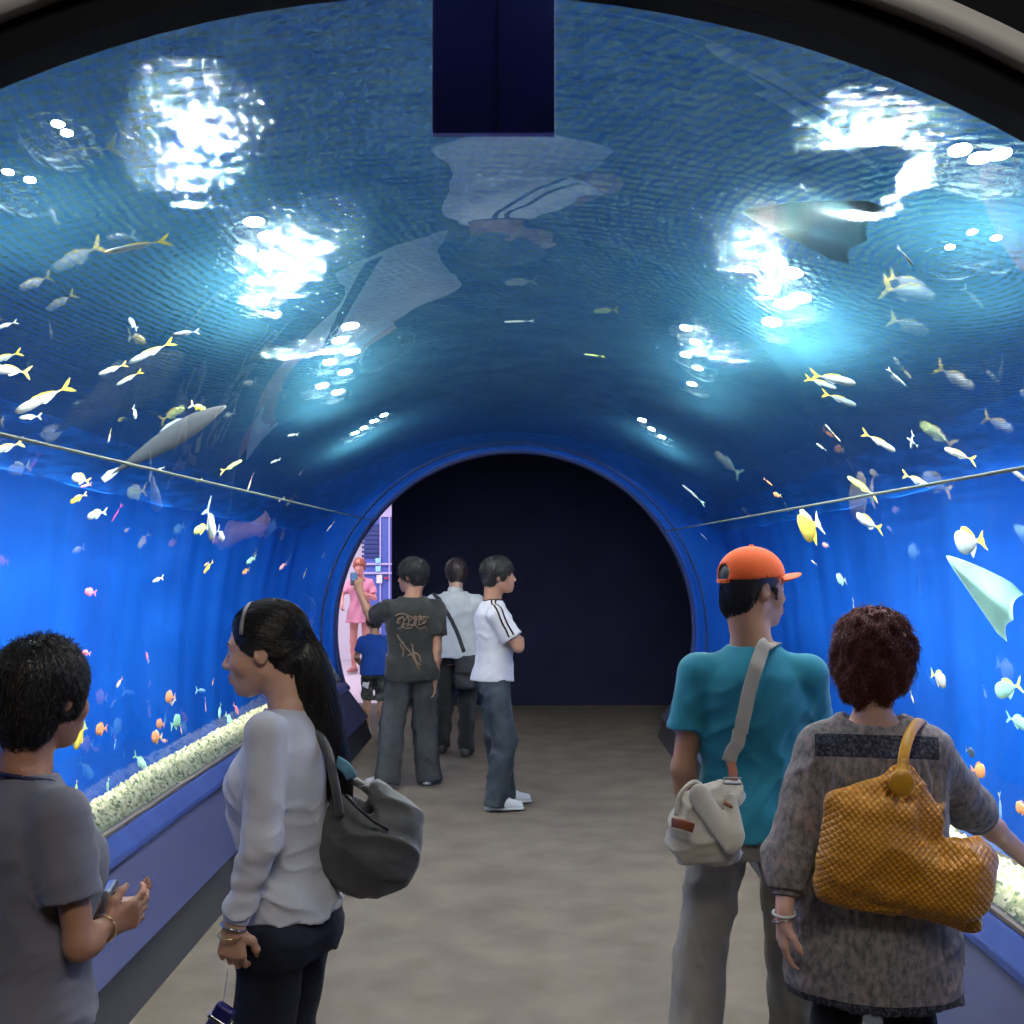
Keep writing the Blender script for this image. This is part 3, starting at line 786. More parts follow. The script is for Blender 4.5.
    def trousers(s, name, m, waist=.98, loose=.02, folds=None, knee=.022, ankz=.06, cut_knee=None, vox=None):
        K = s.S; P = s.prof; F = Field(); zs = [.80, .86, .93, waist]
        F.loft([z*K for z in zs], [(np.interp(z, P['z'], P['a'])*s.w+.008)*K for z in zs], [(np.interp(z, P['z'], P['b'])+.008)*K for z in zs], CY=[np.interp(z, P['z'], P['cy'])*K for z in zs], k=.03)
        for sd in 'LR':
            hp, kn, an = (np.array(s.p(q+sd)) for q in ('hip', 'kn', 'an'))
            F.rc(hp, kn, (.078+loose*.4)*K, (.052+loose)*K, .025, cut=bool(cut_knee))
            if not cut_knee:
                en = an+(kn-an)*((ankz-.085)/(.48-.085)) if ankz < .085 else an
                F.rc(kn, en, (.052+loose)*K, (.042+knee)*K, .02, cut=True)
        F.box((0, 0, (waist+.25)*K), (.5, .5, .25*K), .002, .01, op=-1)
        F.post = folds; s.trF = F
        s.tro = fmesh(name, F, vox or s.vox, m, s.root); return s.tro
    def shoes(s, m, ms, h=.007, name='shoe'):
        for i, sd in enumerate('LR'): shoe(s.root, s.p('an'+sd), s.footyaw[i], m, ms, s.S, h=h, name=name)
    def world(s, v): return s.root.matrix_basis @ Vector(v)

def cloth(name, c, rough=.85, var=.06, bump=.25, bscale=420, vscale=14, sheen=.15): return mat(name, c, rough, var=var, vscale=vscale, bump=bump, bscale=bscale, spec=.2, sheen=sheen)
def denim(name, c): return mat(name, c, .85, var=.45, vscale=7, bump=.3, bscale=300, spec=.2)
M_WSOLE = mat('white_sole', (.6, .6, .6, 1), .6); M_BSOLE = mat('dark_sole', (.02, .02, .02, 1), .7)
def stand(s_, L=(0, 0), R=(0, 0)):
    pass
def loc(P, px, py, D):
    """photograph point at depth D, in the figure's 1.70 m frame"""
    v = P.root.matrix_basis.inverted() @ at(px, py, D); return tuple(np.array(v)/P.S)
def held(name, P, base, label, cat, group=None):
    """a thing carried by the figure: its own top-level root at base (metres in the figure frame)"""
    r = empty(name, P.root.matrix_basis @ Vector(base), P.root.rotation_euler.z, label, cat, group); r['b'] = tuple(base); del r['b']
    def put(o, parent=None):
        if parent is None or parent is r: 
            o.data.transform(Matrix.Translation(-Vector(base))); o.parent = r
        else:
            o.data.transform(Matrix.Translation(-Vector(base))); o.parent = parent
        return o
    return r, put

# ============================ man in the orange cap
C = Person(.690, 3.5, -.14, 1.70, 'man in orange cap and teal t-shirt with a cream strap across his back', yaw=-1.02, pitch=-.02, vox=.0065, skinm=M_SKIN2, hs=1.0, sh=.160, width=.98)
C.setj(elL=loc(C, 683, 768, 3.5), wrL=loc(C, 698, 842, 3.60), elR=loc(C, 812, 752, 3.55), wrR=loc(C, 800, 770, 3.8), hipL=(-.095, -.01, .88), hipR=(.095, -.01, .88), knL=(-.155, .02, .48), anL=(-.185, -.03, .085), knR=(.12, .04, .48), anR=(.14, .03, .085), head=(.005, .02, 1.60))
C.hands = {'L': ((.3, .3, -.8), (1, 0, 0), 1, .5), 'R': ((-.3, .9, .1), (-.3, 0, -1), 1, .6)}
C.body()
M_TEAL = cloth('teal_jersey', (.018, .19, .27, 1))
fold_c = folds(.022, (5, 5, 9), 3, .9, .4, lambda x, y, z: np.clip((1.42-z)/.3, .2, 1))
C.top('t_shirt', M_TEAL, .86, .60, loose=.016, sl=.024, flare=.012, neckz=1.45, folds=fold_c, cuff=1.15)
M_KHAKI = cloth('khaki_cotton', (.27, .245, .21, 1), var=.12)
C.trousers('trousers', M_KHAKI, .90, .030, folds(.020, (9, 9, 7), 5, .6), knee=.034, ankz=.03, vox=.009)
C.shoes(mat('brown_shoe', (.08, .05, .03, 1), .6), M_WSOLE, .01)
C.face(M_HAIR)
T, q = C.T, C.q
H = Field(); H.ell(T((0, -.018, .030)), np.array((.081, .098, .085))*q, .02, C.Rh); H.ell(T((0, -.055, -.045)), np.array((.060, .050, .055))*q, .03, C.Rh)
H.rc(T((-.074, .028, .0)), T((-.074, .03, -.022)), .008*q, .004*q, .01); H.rc(T((.074, .028, .0)), T((.074, .03, -.022)), .008*q, .004*q, .01)
H.ell(T((0, .085, -.045)), np.array((.078, .080, .085))*q, .01, C.Rh, op=-1)
for s_ in (-1, 1): H.ell(T((s_*.085, -.004, -.012)), np.array((.018, .022, .028))*q, .006, C.Rh, op=-1)
down = lambda p, rg: np.tile((0, 0, -1.0), (len(p), 1))+rg.normal(0, .25, (len(p), 3))
hc = np.array(T((0, -.04, -.05)))
ex = strands('h', H, None, None, 900, .05, down, lambda rg, n: hc+rg.normal(0, 1, (n, 3))*(.05, .05, .03), r=.0016, off=(0, .004), lift=.006, seed=2)
hair_obj('hair', H, .005, M_HAIR, C.root, (ex,))
M_ORG = cloth('orange_cap_cloth', (.86, .13, .025, 1), .7, bump=.2)
K = Field(); K.ell(T((0, -.012, .042)), np.array((.089, .108, .088))*q, .01, C.Rh)
K.box(T((0, 0, -.068)), np.array((.2, .2, .1))*q, .002, .004, C.Rh @ Rx(.08), op=-1)
K.ell(T((0, -.118, .048)), np.array((.030, .035, .026))*q, .004, C.Rh, op=-1)
K.ell(T((0, -.012, .036)), np.array((.084, .102, .083))*q, .004, C.Rh, op=-1)
co = fmesh('cap', K, .0042, M_ORG, C.root)
# curved brim
V = []; Fq = []; nu, nv = 22, 10
for lay in (0, 1):
    for i in range(nu+1):
        a = -1.0+2.0*i/nu
        for j in range(nv+1):
            t = j/nv; ang = a*1.05; r0x, r0y = .088*math.sin(ang), .106*math.cos(ang)-.012
            ext = .078*math.cos(a*1.35)**.7 if abs(a*1.35) < PI/2 else 0
            x = r0x*(1+.04*t); y = r0y-.006+ext*t; z = .030-.30*x*x/.086+.022*t-(.003 if lay else 0)+.006*(1-t)
            V.append(T((x, y, z)))
n1 = (nu+1)*(nv+1)
for i in range(nu):
    for j in range(nv):
        a = i*(nv+1)+j; Fq += [(a, a+1, a+nv+2, a+nv+1), (n1+a+1, n1+a, n1+a+nv+1, n1+a+nv+2)]
for i in range(nu): a = i*(nv+1)+nv; Fq.append((a, n1+a, n1+a+nv+1, a+nv+1))
b = MB(); b.add(V, Fq); b.build('brim', M_ORG, co, True)
b = MB(); b.lathe([(.009*q, 0), (.009*q, .003), (.004*q, .006)], 12, Matrix.Translation(Vector(T((0, -.012, .129))))); b.build('button', M_ORG, co, True)
b = MB(); b.tube([T((-.034*1, -.111, .024)), T((-.018, -.119, .022)), T((0, -.121, .022)), T((.018, -.119, .022)), T((.034, -.111, .024))], 1, 8, flat=(.013*q, .003), up=tuple(C.Rh @ np.array((0, -1, 0)))); b.build('strap', M_ORG, co, True)

# cream messenger bag
base = np.array(loc(C, 706, 866, 3.27))*C.S
bag, put = held('shoulder_bag', C, base, 'cream canvas shoulder bag with brown leather trim, worn by the man in the orange cap', 'bag')
M_CREAM = cloth('cream_canvas', (.50, .46, .39, 1), .8, bump=.4); M_BROWN = mat('brown_leather', (.20, .055, .02, 1), .45, var=.2); M_BUCK = mat('dull_metal', (.35, .33, .3, 1), .35, 1)
L_ = lambda px, py, D: tuple(np.array(loc(C, px, py, D))*C.S)
F = Field()
F.rc(L_(690, 842, 3.27), L_(722, 842, 3.25), .062, .060, .05, sq=((0, 1, 0), .75)); F.rc(L_(696, 812, 3.29), L_(724, 800, 3.27), .062, .048, .06, sq=((0, 1, 0), .7)); F.rc(L_(706, 795, 3.29), L_(728, 788, 3.28), .035, .028, .05, sq=((0, 1, 0), .7))
F.post = folds(.030, (10, 10, 15), 2, .6)
body = put(fmesh('bag_body', F, .005, M_CREAM)); 
G = Field(); G.rc(L_(700, 797, 3.23), L_(733, 845, 3.17), .035, .026, .03, sq=((0, 1, 0), .35)); G.rc(L_(730, 800, 3.22), L_(735, 835, 3.18), .02, .024, .03, sq=((0, 1, 0), .4)); G.post = wr((.003, (70, 10, 30), .5))
put(fmesh('flap', G, .0045, M_CREAM))
b = MB(); b.tube(bez([L_(731, 762, 3.30), L_(733, 775, 3.285), L_(732, 790, 3.26), L_(728, 806, 3.20)], 5), 1, 8, flat=(.028, .006), up=(0, 1, 0)); put(b.build('leather_tab', M_BROWN, None, True))
b = MB(); b.tube([L_(672, 822, 3.20), L_(682, 824, 3.18), L_(694, 828, 3.17)], 1, 8, flat=(.028, .008), up=(0, 1, 0)); put(b.build('leather_patch', M_BROWN, None, True))
b = MB(); b.tube(bez([L_(676, 815, 3.27), L_(680, 795, 3.27), L_(694, 782, 3.28), L_(706, 790, 3.27)], 6), .007, 8); put(b.build('side_cord', M_CREAM, None, True))
b = MB()
b.tube([L_(724, 778, 3.262), L_(741, 778, 3.262), L_(741, 784, 3.262), L_(724, 784, 3.262), L_(724, 778, 3.262)], .003, 6)
put(b.build('buckle', M_BUCK, None, True))
sp = [L_(731, 765, 3.34), L_(737, 745, 3.35), L_(744, 715, 3.36), L_(752, 680, 3.37), L_(760, 655, 3.38), L_(770, 634, 3.42)]
sp = [tuple(v) for v in C.topF.project(bez(sp, 6), .014)]
sy = [v[1] for v in sp]; sp = [(v[0], min(sy[max(0, i-4):i+5]), v[2]) for i, v in enumerate(sp)]
sp2 = [tuple(v) for v in C.topF.project(bez([L_(771, 632, 3.45), L_(775, 628, 3.5), L_(772, 640, 3.6), L_(757, 690, 3.65), L_(730, 760, 3.66), L_(700, 812, 3.6)], 6), .006)]
pts = sp+sp2+[L_(688, 815, 3.45), L_(690, 808, 3.33)]
g = C.topF.grad(np.array(pts)); g = np.stack([np.convolve(np.pad(g[:, i], 4, mode='edge'), np.ones(9)/9, 'valid') for i in range(3)], 1); up = [(0, -1, .12) if i < len(sp)-4 else tuple(v) for i, v in enumerate(g)]
b = MB(); b.tube(pts, [1]*len(pts), 8, flat=(.043, .004), up=up); put(b.build('strap', M_CREAM, None, True))

# ============================ woman with the mustard tote
Dw = Person(.890, 2.95, -.18, 1.53, 'woman with short auburn hair in a grey patterned tunic, mustard tote on her shoulder', female=True, yaw=-.42, pitch=-.12, vox=.006, skinm=M_SKIN3, sh=.148, width=1.12, hs=1.05)
l = lambda px, py, D: loc(Dw, px, py, D)
Dw.setj(elL=l(788, 855, 2.93), wrL=l(784, 918, 2.88), elR=l(968, 806, 3.06), wrR=l(1050, 880, 3.25), head=(.012, .03, 1.60))
Dw.hands = {'L': ((-.05, .12, -1), (.9, .3, 0), 1, .35), 'R': ((.8, .5, -.2), (0, 0, -1), -1, .25)}
Dw.body()
def tunic_mat():
    m = mat('patterned_tunic', (.11, .10, .11, 1), .85, bump=.3, bscale=300, spec=.2, sheen=.1)
    nt = m.node_tree; n = nt.nodes; l_ = nt.links; bs = n['Principled BSDF']; tc = n.new('ShaderNodeTexCoord')
    mp = n.new('ShaderNodeMapping'); mp.inputs['Scale'].default_value = (1, 1, .55); l_.new(tc.outputs['Object'], mp.inputs[0])
    nz = n.new('ShaderNodeTexNoise'); nz.inputs['Scale'].default_value = 70; nz.inputs['Detail'].default_value = 6; nz.inputs['Roughness'].default_value = .65; l_.new(mp.outputs[0], nz.inputs['Vector'])
    r = n.new('ShaderNodeValToRGB'); e = r.color_ramp.elements; e[0].position = .38; e[0].color = (.10, .095, .10, 1); e[1].position = .66; e[1].color = (.30, .22, .21, 1)
    k = e.new(.5); k.color = (.18, .165, .17, 1); k = e.new(.58); k.color = (.23, .20, .20, 1); l_.new(nz.outputs['Fac'], r.inputs[0])
    # dark woven yoke across the shoulders and dark hem
    sp = n.new('ShaderNodeSeparateXYZ'); l_.new(tc.outputs['Object'], sp.inputs[0])
    def ma(op, a, b_=None):
        k = n.new('ShaderNodeMath'); k.operation = op
        for i, v in enumerate((a, b_)):
            if v is None: continue
            if isinstance(v, (int, float)): k.inputs[i].default_value = v
            else: l_.new(v, k.inputs[i])
        return k.outputs[0]
    K = Dw.S; zc = ma('SUBTRACT', sp.outputs['Z'], ma('MULTIPLY', ma('MULTIPLY', sp.outputs['X'], sp.outputs['X']), -.3))
    band = ma('MULTIPLY', ma('GREATER_THAN', zc, 1.335*K), ma('LESS_THAN', zc, 1.395*K)); band = ma('MULTIPLY', band, ma('LESS_THAN', ma('ABSOLUTE', sp.outputs['X']), .150))
    hem = ma('LESS_THAN', sp.outputs['Z'], .672*K); fac = ma('MAXIMUM', band, hem)
    n2 = n.new('ShaderNodeTexNoise'); n2.inputs['Scale'].default_value = 130; l_.new(tc.outputs['Object'], n2.inputs['Vector'])
    dk = n.new('ShaderNodeValToRGB'); dk.color_ramp.elements[0].position = .45; dk.color_ramp.elements[0].color = (.012, .013, .025, 1); dk.color_ramp.elements[1].position = .65; dk.color_ramp.elements[1].color = (.07, .07, .10, 1); l_.new(n2.outputs['Fac'], dk.inputs[0])
    mx = n.new('ShaderNodeMix'); mx.data_type = 'RGBA'; l_.new(fac, mx.inputs['Factor']); l_.new(r.outputs[0], mx.inputs['A']); l_.new(dk.outputs[0], mx.inputs['B']); l_.new(mx.outputs['Result'], bs.inputs['Base Color']); return m
M_TUN = tunic_mat(); M_TBAND = cloth('dark_yoke', (.022, .024, .04, 1), var=.6, vscale=60)
TP = dict(z=[.60, .70, .80, .90, 1.0, 1.08, 1.17, 1.26, 1.34, 1.395, 1.44], a=[.205, .208, .205, .198, .185, .178, .175, .175, .168, .135, .075], b=[.150, .152, .150, .142, .135, .13, .13, .128, .108, .08, .06], cy=[-.01, -.01, -.01, -.01, 0, .0, .0, 0, -.008, -.012, -.01])
fd_ = folds(.012, (7, 7, 11), 4, .5)
def fold_d(x, y, z):
    a = np.arctan2(x, -y); amp = np.clip((1.33*Dw.S-z)/.03, 0, 1)*np.clip((z-.65)/.4, .25, 1)*(np.abs(x) < .165)
    return -.0055*amp*np.sin(a*38+1.2*np.sin(z*9))+fd_(x, y, z)*np.clip((1.45-z)/.25, .2, 1)
Dw.top('tunic', M_TUN, .645, (1.55, 1.12), loose=.014, sl=.034, neckz=1.44, nr=.088, nz=.030, folds=fold_d, prof=TP, cuff=1.0)
for sd, e, w in (('L', 'elL', 'wrL'), ('R', 'elR', 'wrR')):
    e_, w_ = np.array(Dw.p(e)), np.array(Dw.p(w)); c = e_+(w_-e_)*(.52 if sd == 'L' else .10)
    b = Field(); d = (w_-e_)/np.linalg.norm(w_-e_); b.rc(c, c+d*.022, .037 if sd == 'L' else .054, .034 if sd == 'L' else .054, .005, cut=True, cuta=True); fmesh('cuff', b, .005, M_TUN, Dw.topo)
Dw.trousers('trousers', cloth('black_cotton', (.012, .012, .018, 1)), .95, .02, wr((.005, (25, 5, 40), 0)), vox=.009)
Dw.shoes(mat('black_shoe', (.02, .02, .02, 1), .5), M_BSOLE, .01)
Dw.face(M_HAIRR)
T, q = Dw.T, Dw.q
H = Field(); H.ell(T((0, -.020, .035)), np.array((.094, .108, .094))*q, .03, Dw.Rh); H.ell(T((0, -.055, -.030)), np.array((.084, .066, .070))*q, .04, Dw.Rh); H.ell(T((0, -.058, -.085)), np.array((.060, .040, .045))*q, .04, Dw.Rh)
for s_ in (-1, 1): H.ell(T((s_*.068, -.005, -.02)), np.array((.024, .045, .055))*q, .03, Dw.Rh)
H.ell(T((0, .105, -.050)), np.array((.076, .085, .095))*q, .012, Dw.Rh, op=-1)
H.post = wr((.004, (90, 60, 70), 0), (.003, (-60, 120, 100), 1))
hc = np.array(T((0, -.02, .0)))
Rm = Dw.Rh
def flow_d(p, rg):
    c = np.array(T((0, -.03, .12))); d = p-c; d[:, 2] -= .05; return d/np.linalg.norm(d, axis=1, keepdims=True)+rg.normal(0, .35, p.shape)
ex = strands('h', H, None, None, 4200, .075, flow_d, lambda rg, n: hc+rg.normal(0, 1, (n, 3))*(.06, .07, .08), r=.0018, off=(-.002, .006), lift=.026, seed=3, wave=.8)
hair_obj('hair', H, .0045, M_HAIRR, Dw.root, (ex,))
b = MB(); wl = np.array(Dw.p('wrL')); ring_ = [wl+np.array((.027*math.cos(t), .024*math.sin(t), .012+.004*math.sin(t))) for t in np.linspace(0, 2*PI, 20)]
b.tube(ring_, .004, 6); b.build('bracelet', mat('white_bead', (.6, .6, .62, 1), .3), Dw.root, True)
b = MB(); ring_ = [wl+np.array((.028*math.cos(t), .025*math.sin(t), -.002+.006*math.cos(t))) for t in np.linspace(0, 2*PI, 20)]
b.tube(ring_, .0022, 6); b.build('bangle', mat('silver', (.6, .6, .6, 1), .2, 1), Dw.root, True)

# mustard tote
def tote_mat():
    m = mat('mustard_woven_leather', (.42, .20, .012, 1), .36, spec=.5)
    nt = m.node_tree; n = nt.nodes; l_ = nt.links; bs = n['Principled BSDF']; tc = n.new('ShaderNodeTexCoord')
    mp = n.new('ShaderNodeMapping'); mp.inputs['Rotation'].default_value = (0, math.radians(38), 0); l_.new(tc.outputs['Object'], mp.inputs[0])
    sx = n.new('ShaderNodeSeparateXYZ'); l_.new(mp.outputs[0], sx.inputs[0])
    def ma(op, a, b_=None, c=None):
        k = n.new('ShaderNodeMath'); k.operation = op
        for i, v in enumerate((a, b_, c)):
            if v is None: continue
            if isinstance(v, (int, float)): k.inputs[i].default_value = v
            else: l_.new(v, k.inputs[i])
        return k.outputs[0]
    s = 88.0
    u = ma('MULTIPLY', sx.outputs['X'], s); v = ma('MULTIPLY', sx.outputs['Z'], s*1.0)
    # basket weave: strips bulge along u where the cell is even and along v where odd
    par = ma('ABSOLUTE', ma('SUBTRACT', ma('FLOORED_MODULO', ma('ADD', ma('FLOOR', u), ma('FLOOR', v)), 2), 0))
    fu = ma('FRACT', u); fv = ma('FRACT', v); bu = ma('SINE', ma('MULTIPLY', fu, PI)); bv = ma('SINE', ma('MULTIPLY', fv, PI))
    hA = ma('MULTIPLY', ma('POWER', bu, .35), ma('ADD', ma('MULTIPLY', bv, .7), .3)); hB = ma('MULTIPLY', ma('POWER', bv, .35), ma('ADD', ma('MULTIPLY', bu, .7), .3))
    hgt = ma('ADD', ma('MULTIPLY', hA, par), ma('MULTIPLY', hB, ma('SUBTRACT', 1, par)))
    bp = n.new('ShaderNodeBump'); bp.inputs['Strength'].default_value = .9; bp.inputs['Distance'].default_value = .004; l_.new(hgt, bp.inputs['Height']); l_.new(bp.outputs[0], bs.inputs['Normal'])
    mx = n.new('ShaderNodeMix'); mx.data_type = 'RGBA'; mx.inputs['A'].default_value = (.17, .055, .002, 1); mx.inputs['B'].default_value = (.48, .20, .005, 1)
    mr = n.new('ShaderNodeMapRange'); mr.inputs[1].default_value = .0; mr.inputs[2].default_value = .55; l_.new(hgt, mr.inputs[0]); l_.new(mr.outputs[0], mx.inputs['Factor']); l_.new(mx.outputs['Result'], bs.inputs['Base Color'])
    return m
M_TOTE = tote_mat(); M_TOTEL = mat('mustard_leather', (.46, .22, .012, 1), .35, var=.1)
W_ = lambda px, py, D: tuple(np.array(loc(Dw, px, py, D))*Dw.S)
base = W_(905, 932, 2.74)
tote, put = held('tote_bag', Dw, base, 'large mustard yellow woven leather tote on the shoulder of the auburn haired woman', 'bag')
F = Field()
# a slumped slab: outline from a chain of thick flattened limbs
n_ = tuple(np.array((.0, 1, 0)))
sq = (n_, .62)
c0 = np.array(W_(900, 868, 2.755)); Rt = Ry(.235)
F.box(c0, (.185, .080, .085), .05, .04, Rt)
F.box(np.array(W_(872, 832, 2.76)), (.105, .060, .085), .035, .05, Ry(.10))
F.box(np.array(W_(960, 870, 2.75)), (.070, .066, .070), .04, .05, Ry(.0))
F.rc(W_(833, 799, 2.77), W_(829, 885, 2.77), .013, .022, .035)
F.rc(W_(835, 800, 2.77), W_(896, 778, 2.755), .013, .020, .045)
F.rc(W_(905, 776, 2.755), W_(925, 820, 2.75), .028, .050, .04, sq=sq)
F.rc(W_(984, 858, 2.76), W_(972, 915, 2.75), .022, .016, .035)
F.rc(W_(829, 888, 2.77), W_(966, 922, 2.75), .030, .026, .035)
F.rc(W_(930, 800, 2.695), W_(948, 850, 2.665), .010, .022, .03, op=-1)
F.rc(W_(950, 780, 2.74), W_(975, 800, 2.74), .05, .05, .03, op=-1)
ft_ = folds(.018, (9, 9, 6), 9, -.9)
def fold_t(x, y, z):
    u = .9*x+.45*z
    return .004*np.sin(24*u+3*np.sin(9*z))+ft_(x, y, z)
F.post = fold_t
put(fmesh('bag_body', F, .0048, M_TOTE))
hp = bez([W_(904, 780, 2.70), W_(903, 762, 2.715), W_(907, 742, 2.75), W_(914, 727, 2.82), W_(922, 722, 2.93), W_(926, 735, 3.03), W_(935, 770, 3.04), W_(940, 800, 2.88), W_(938, 810, 2.80)], 6)
b = MB(); b.tube(hp, [1.3 if i < 5 else 1 for i in range(len(hp))], 10, flat=(.026, .016), up=[tuple(np.array((0, -1, .35)) if i < 22 else np.array((.3, 0, 1))) for i in range(len(hp))]); put(b.build('handle', M_TOTEL, None, True))
G = Field(); G.ell(W_(902, 783, 2.685), (.030, .010, .032), .01); G.rc(W_(904, 764, 2.71), W_(902, 783, 2.69), .014, .02, .02, sq=(n_, .4)); put(fmesh('handle_tab', G, .004, M_TOTEL))

# ============================ woman with the ponytail
B = Person(-.585, 2.8, 1.36, 1.585, 'woman with long black ponytail and pale grey sweater standing in profile by the left rail', female=True, yaw=.12, pitch=-.14, vox=.0045, skinm=M_SKIN, sh=.150, width=1.04, hs=1.03)
l = lambda px, py, D: loc(B, px, py, D)
B.setj(shL=(-.155, -.015, 1.385), elL=l(262, 838, 2.62), wrL=l(234, 925, 2.60), elR=(.235, -.05, 1.10), wrR=(.20, .12, .93), head=(.0, .058, 1.582), neck=(0, -.015, 1.42),
       knL=(-.10, .03, .48), anL=(-.11, .0, .085), knR=(.10, .05, .48), anR=(.11, .06, .085))
B.hands = {'L': ((.02, .10, -1), (1, .1, 0), 1, .75), 'R': ((-.4, .6, -.5), (-1, 0, 0), -1, .5)}
B.body()
M_SWT = cloth('pale_sweater', (.56, .57, .62, 1), bump=.35, bscale=500, sheen=.3)
fb_ = folds(.024, (6, 6, 15), 6, .55)
def fold_b(x, y, z):
    w = np.clip((1.15-z)/.25, .08, 1)
    arm = (x < -.17*1)*np.clip((1.2-z)/.3, 0, 1)
    return fb_(x, y, z)*np.clip((1.25-z)/.3, .12, 1)+arm*.002*np.sin(95*z+12*y+2*np.sin(20*z))
B.top('sweater', M_SWT, .905, 1.93, loose=.015, sl=.014, neckz=1.43, folds=fold_b, flare=.004, vox=.0052, hemb=.004)
e_, w_ = np.array(B.p('elL')), np.array(B.p('wrL')); d = (w_-e_)/np.linalg.norm(w_-e_); c = e_+(w_-e_)*.86
b = Field(); b.rc(c, c+d*.022, .0315, .029, .005, cut=True, cuta=True); fmesh('cuff', b, .0045, M_SWT, B.topo)
b = MB()
def loop_(c, d, r, n=22, wob=0):
    d = Vector(d).normalized(); u = d.orthogonal().normalized(); v = d.cross(u); return [Vector(c)+(u*math.cos(t)+v*math.sin(t))*r+d*wob*math.sin(t) for t in np.linspace(0, 2*PI, n)]
b.tube(loop_(w_+d*.004, d, .0275), .0038, 8); wt = b.build('wristwatch', mat('steel', (.6, .6, .62, 1), .2, 1), B.root, True)
b = MB(); b.tube(loop_(w_+d*.022, d, .029, wob=.008), .0018, 6); b.build('bangle', mat('gold', (.75, .55, .25, 1), .25, 1), B.root, True)
M_BDEN = denim('dark_denim', (.012, .014, .024, 1))
B.trousers('trousers', M_BDEN, .915, .020, folds(.012, (8, 8, 9), 7), knee=.028, ankz=.03, vox=.008)
B.shoes(mat('dark_shoe', (.03, .03, .035, 1), .5), M_BSOLE, .01)
B.face(M_HAIR)
T, q = B.T, B.q
H = Field(); H.ell(T((0, -.018, .036)), np.array((.083, .102, .087))*q, .02, B.Rh); H.ell(T((0, -.060, -.028)), np.array((.066, .048, .062))*q, .03, B.Rh)
for s_ in (-1, 1): H.ell(T((s_*.063, -.006, .022)), np.array((.022, .034, .034))*q, .02, B.Rh)
H.ell(T((0, .122, -.002)), np.array((.090, .092, .100))*q, .010, B.Rh, op=-1)
for s_ in (-1, 1): H.ell(T((s_*.085, -.012, -.030)), np.array((.022, .024, .034))*q, .008, B.Rh, op=-1)
tail = [np.array(T((0, -.088, .008))), np.array(l(308, 668, 2.80))*B.S, np.array(l(315, 702, 2.80))*B.S, np.array(l(326, 742, 2.80))*B.S, np.array(l(337, 780, 2.80))*B.S, np.array(l(343, 815, 2.80))*B.S]
tail = [tuple(v) for v in bez(tail, 4)]; m_ = len(tail)
rad = [.030+.020*math.sin(PI*min(1, (i/(m_-1))*1.25)**.8)*(1 if i/(m_-1) < .8 else 1)-.020*max(0, i/(m_-1)-.8)/.2 for i in range(m_)]
TF = Field(); TF.chain(tail, rad, .012, sq=((1, 0, 0), .8))
H.P += TF.P
tl = np.array(tail)
def flow_b(p, rg):
    d = np.zeros_like(p); hd = p[:, 2] > np.array(T((0, 0, -.05)))[2]
    root_ = np.array(T((0, -.095, .005))); v = root_-p; v /= np.linalg.norm(v, axis=1, keepdims=True)+1e-6
    i = np.argmin(((p[:, None]-tl[None])**2).sum(2), 1); i = np.clip(i, 0, m_-2); t = tl[i+1]-tl[i]; t /= np.linalg.norm(t, axis=1, keepdims=True)
    onhead = (np.linalg.norm(p-np.array(T((0, -.01, .03))), axis=1) < .115)
    return np.where(onhead[:, None], v, t)+rg.normal(0, .06, p.shape)
hc = np.array(T((0, 0, .05)))
ex = strands('h', H, None, None, 2600, .11, flow_b, lambda rg, n: hc+rg.normal(0, 1, (n, 3))*(.06, .07, .05), r=.0011, off=(-.001, .0022), seed=5)
ex2 = strands('h', H, None, None, 2200, .20, flow_b, lambda rg, n: tl[rg.randint(3, m_-3, n)]+rg.normal(0, .03, (n, 3)), r=.0012, off=(-.001, .005), seed=6, wave=.12, lift=.008)
hair_obj('hair', H, .0042, M_HAIR, B.root, (ex, ex2))
b = MB(); b.tube([T((.084*math.cos(t)*1.01, .030-.012*math.sin(t), .03+.090*math.sin(t))) for t in np.linspace(.15, PI-.15, 24)], 1, 8, flat=(.010*q, .004), up=[tuple(B.Rh @ np.array((math.cos(t), 0, math.sin(t)))) for t in np.linspace(.15, PI-.15, 24)]); b.build('hair_band', mat('grey_band_plastic', (.20, .19, .19, 1), .3), B.root, True)

# grey slouch bag behind her
W_ = lambda px, py, D: tuple(np.array(loc(B, px, py, D))*B.S)
base = W_(375, 884, 2.80)
sl, put = held('shoulder_bag', B, base, 'slouchy grey suede hobo bag behind the woman with the ponytail', 'bag')
M_GREYB = mat('grey_suede', (.06, .063, .066, 1), .6, var=.3, vscale=12, bump=.3, bscale=300, sheen=.2)
F = Field(); nn = (1, 0, 0)
F.chain([W_(350, 805, 2.80), W_(345, 845, 2.80), W_(362, 862, 2.80), W_(385, 850, 2.80), W_(392, 822, 2.80), W_(378, 795, 2.80)], [.050, .062, .075, .080, .060, .030], .06, sq=(nn, .8))
F.rc(W_(365, 830, 2.8), W_(380, 840, 2.8), .07, .07, .05, sq=(nn, .85))
F.rc(W_(352, 785, 2.80), W_(372, 812, 2.80), .018, .030, .03, op=-1)
F.post = folds(.020, (7, 7, 8), 3, .8)
bb = put(fmesh('bag_body', F, .005, M_GREYB))
hp = bez([W_(340, 815, 2.74), W_(334, 780, 2.72), W_(325, 745, 2.74), W_(305, 722, 2.80), W_(296, 716, 2.90), W_(312, 735, 2.98), W_(338, 770, 2.92), W_(362, 785, 2.85), W_(385, 800, 2.80)], 6)
b = MB(); b.tube(hp, .011, 10); put(b.build('strap', M_GREYB, None, True))
b = MB(); b.tube(bez([W_(345, 795, 2.71), W_(358, 808, 2.69), W_(372, 820, 2.70), W_(388, 830, 2.72)], 5), .004, 6); put(b.build('zip', mat('dark_zip', (.02, .02, .02, 1), .4, .5), None, True))
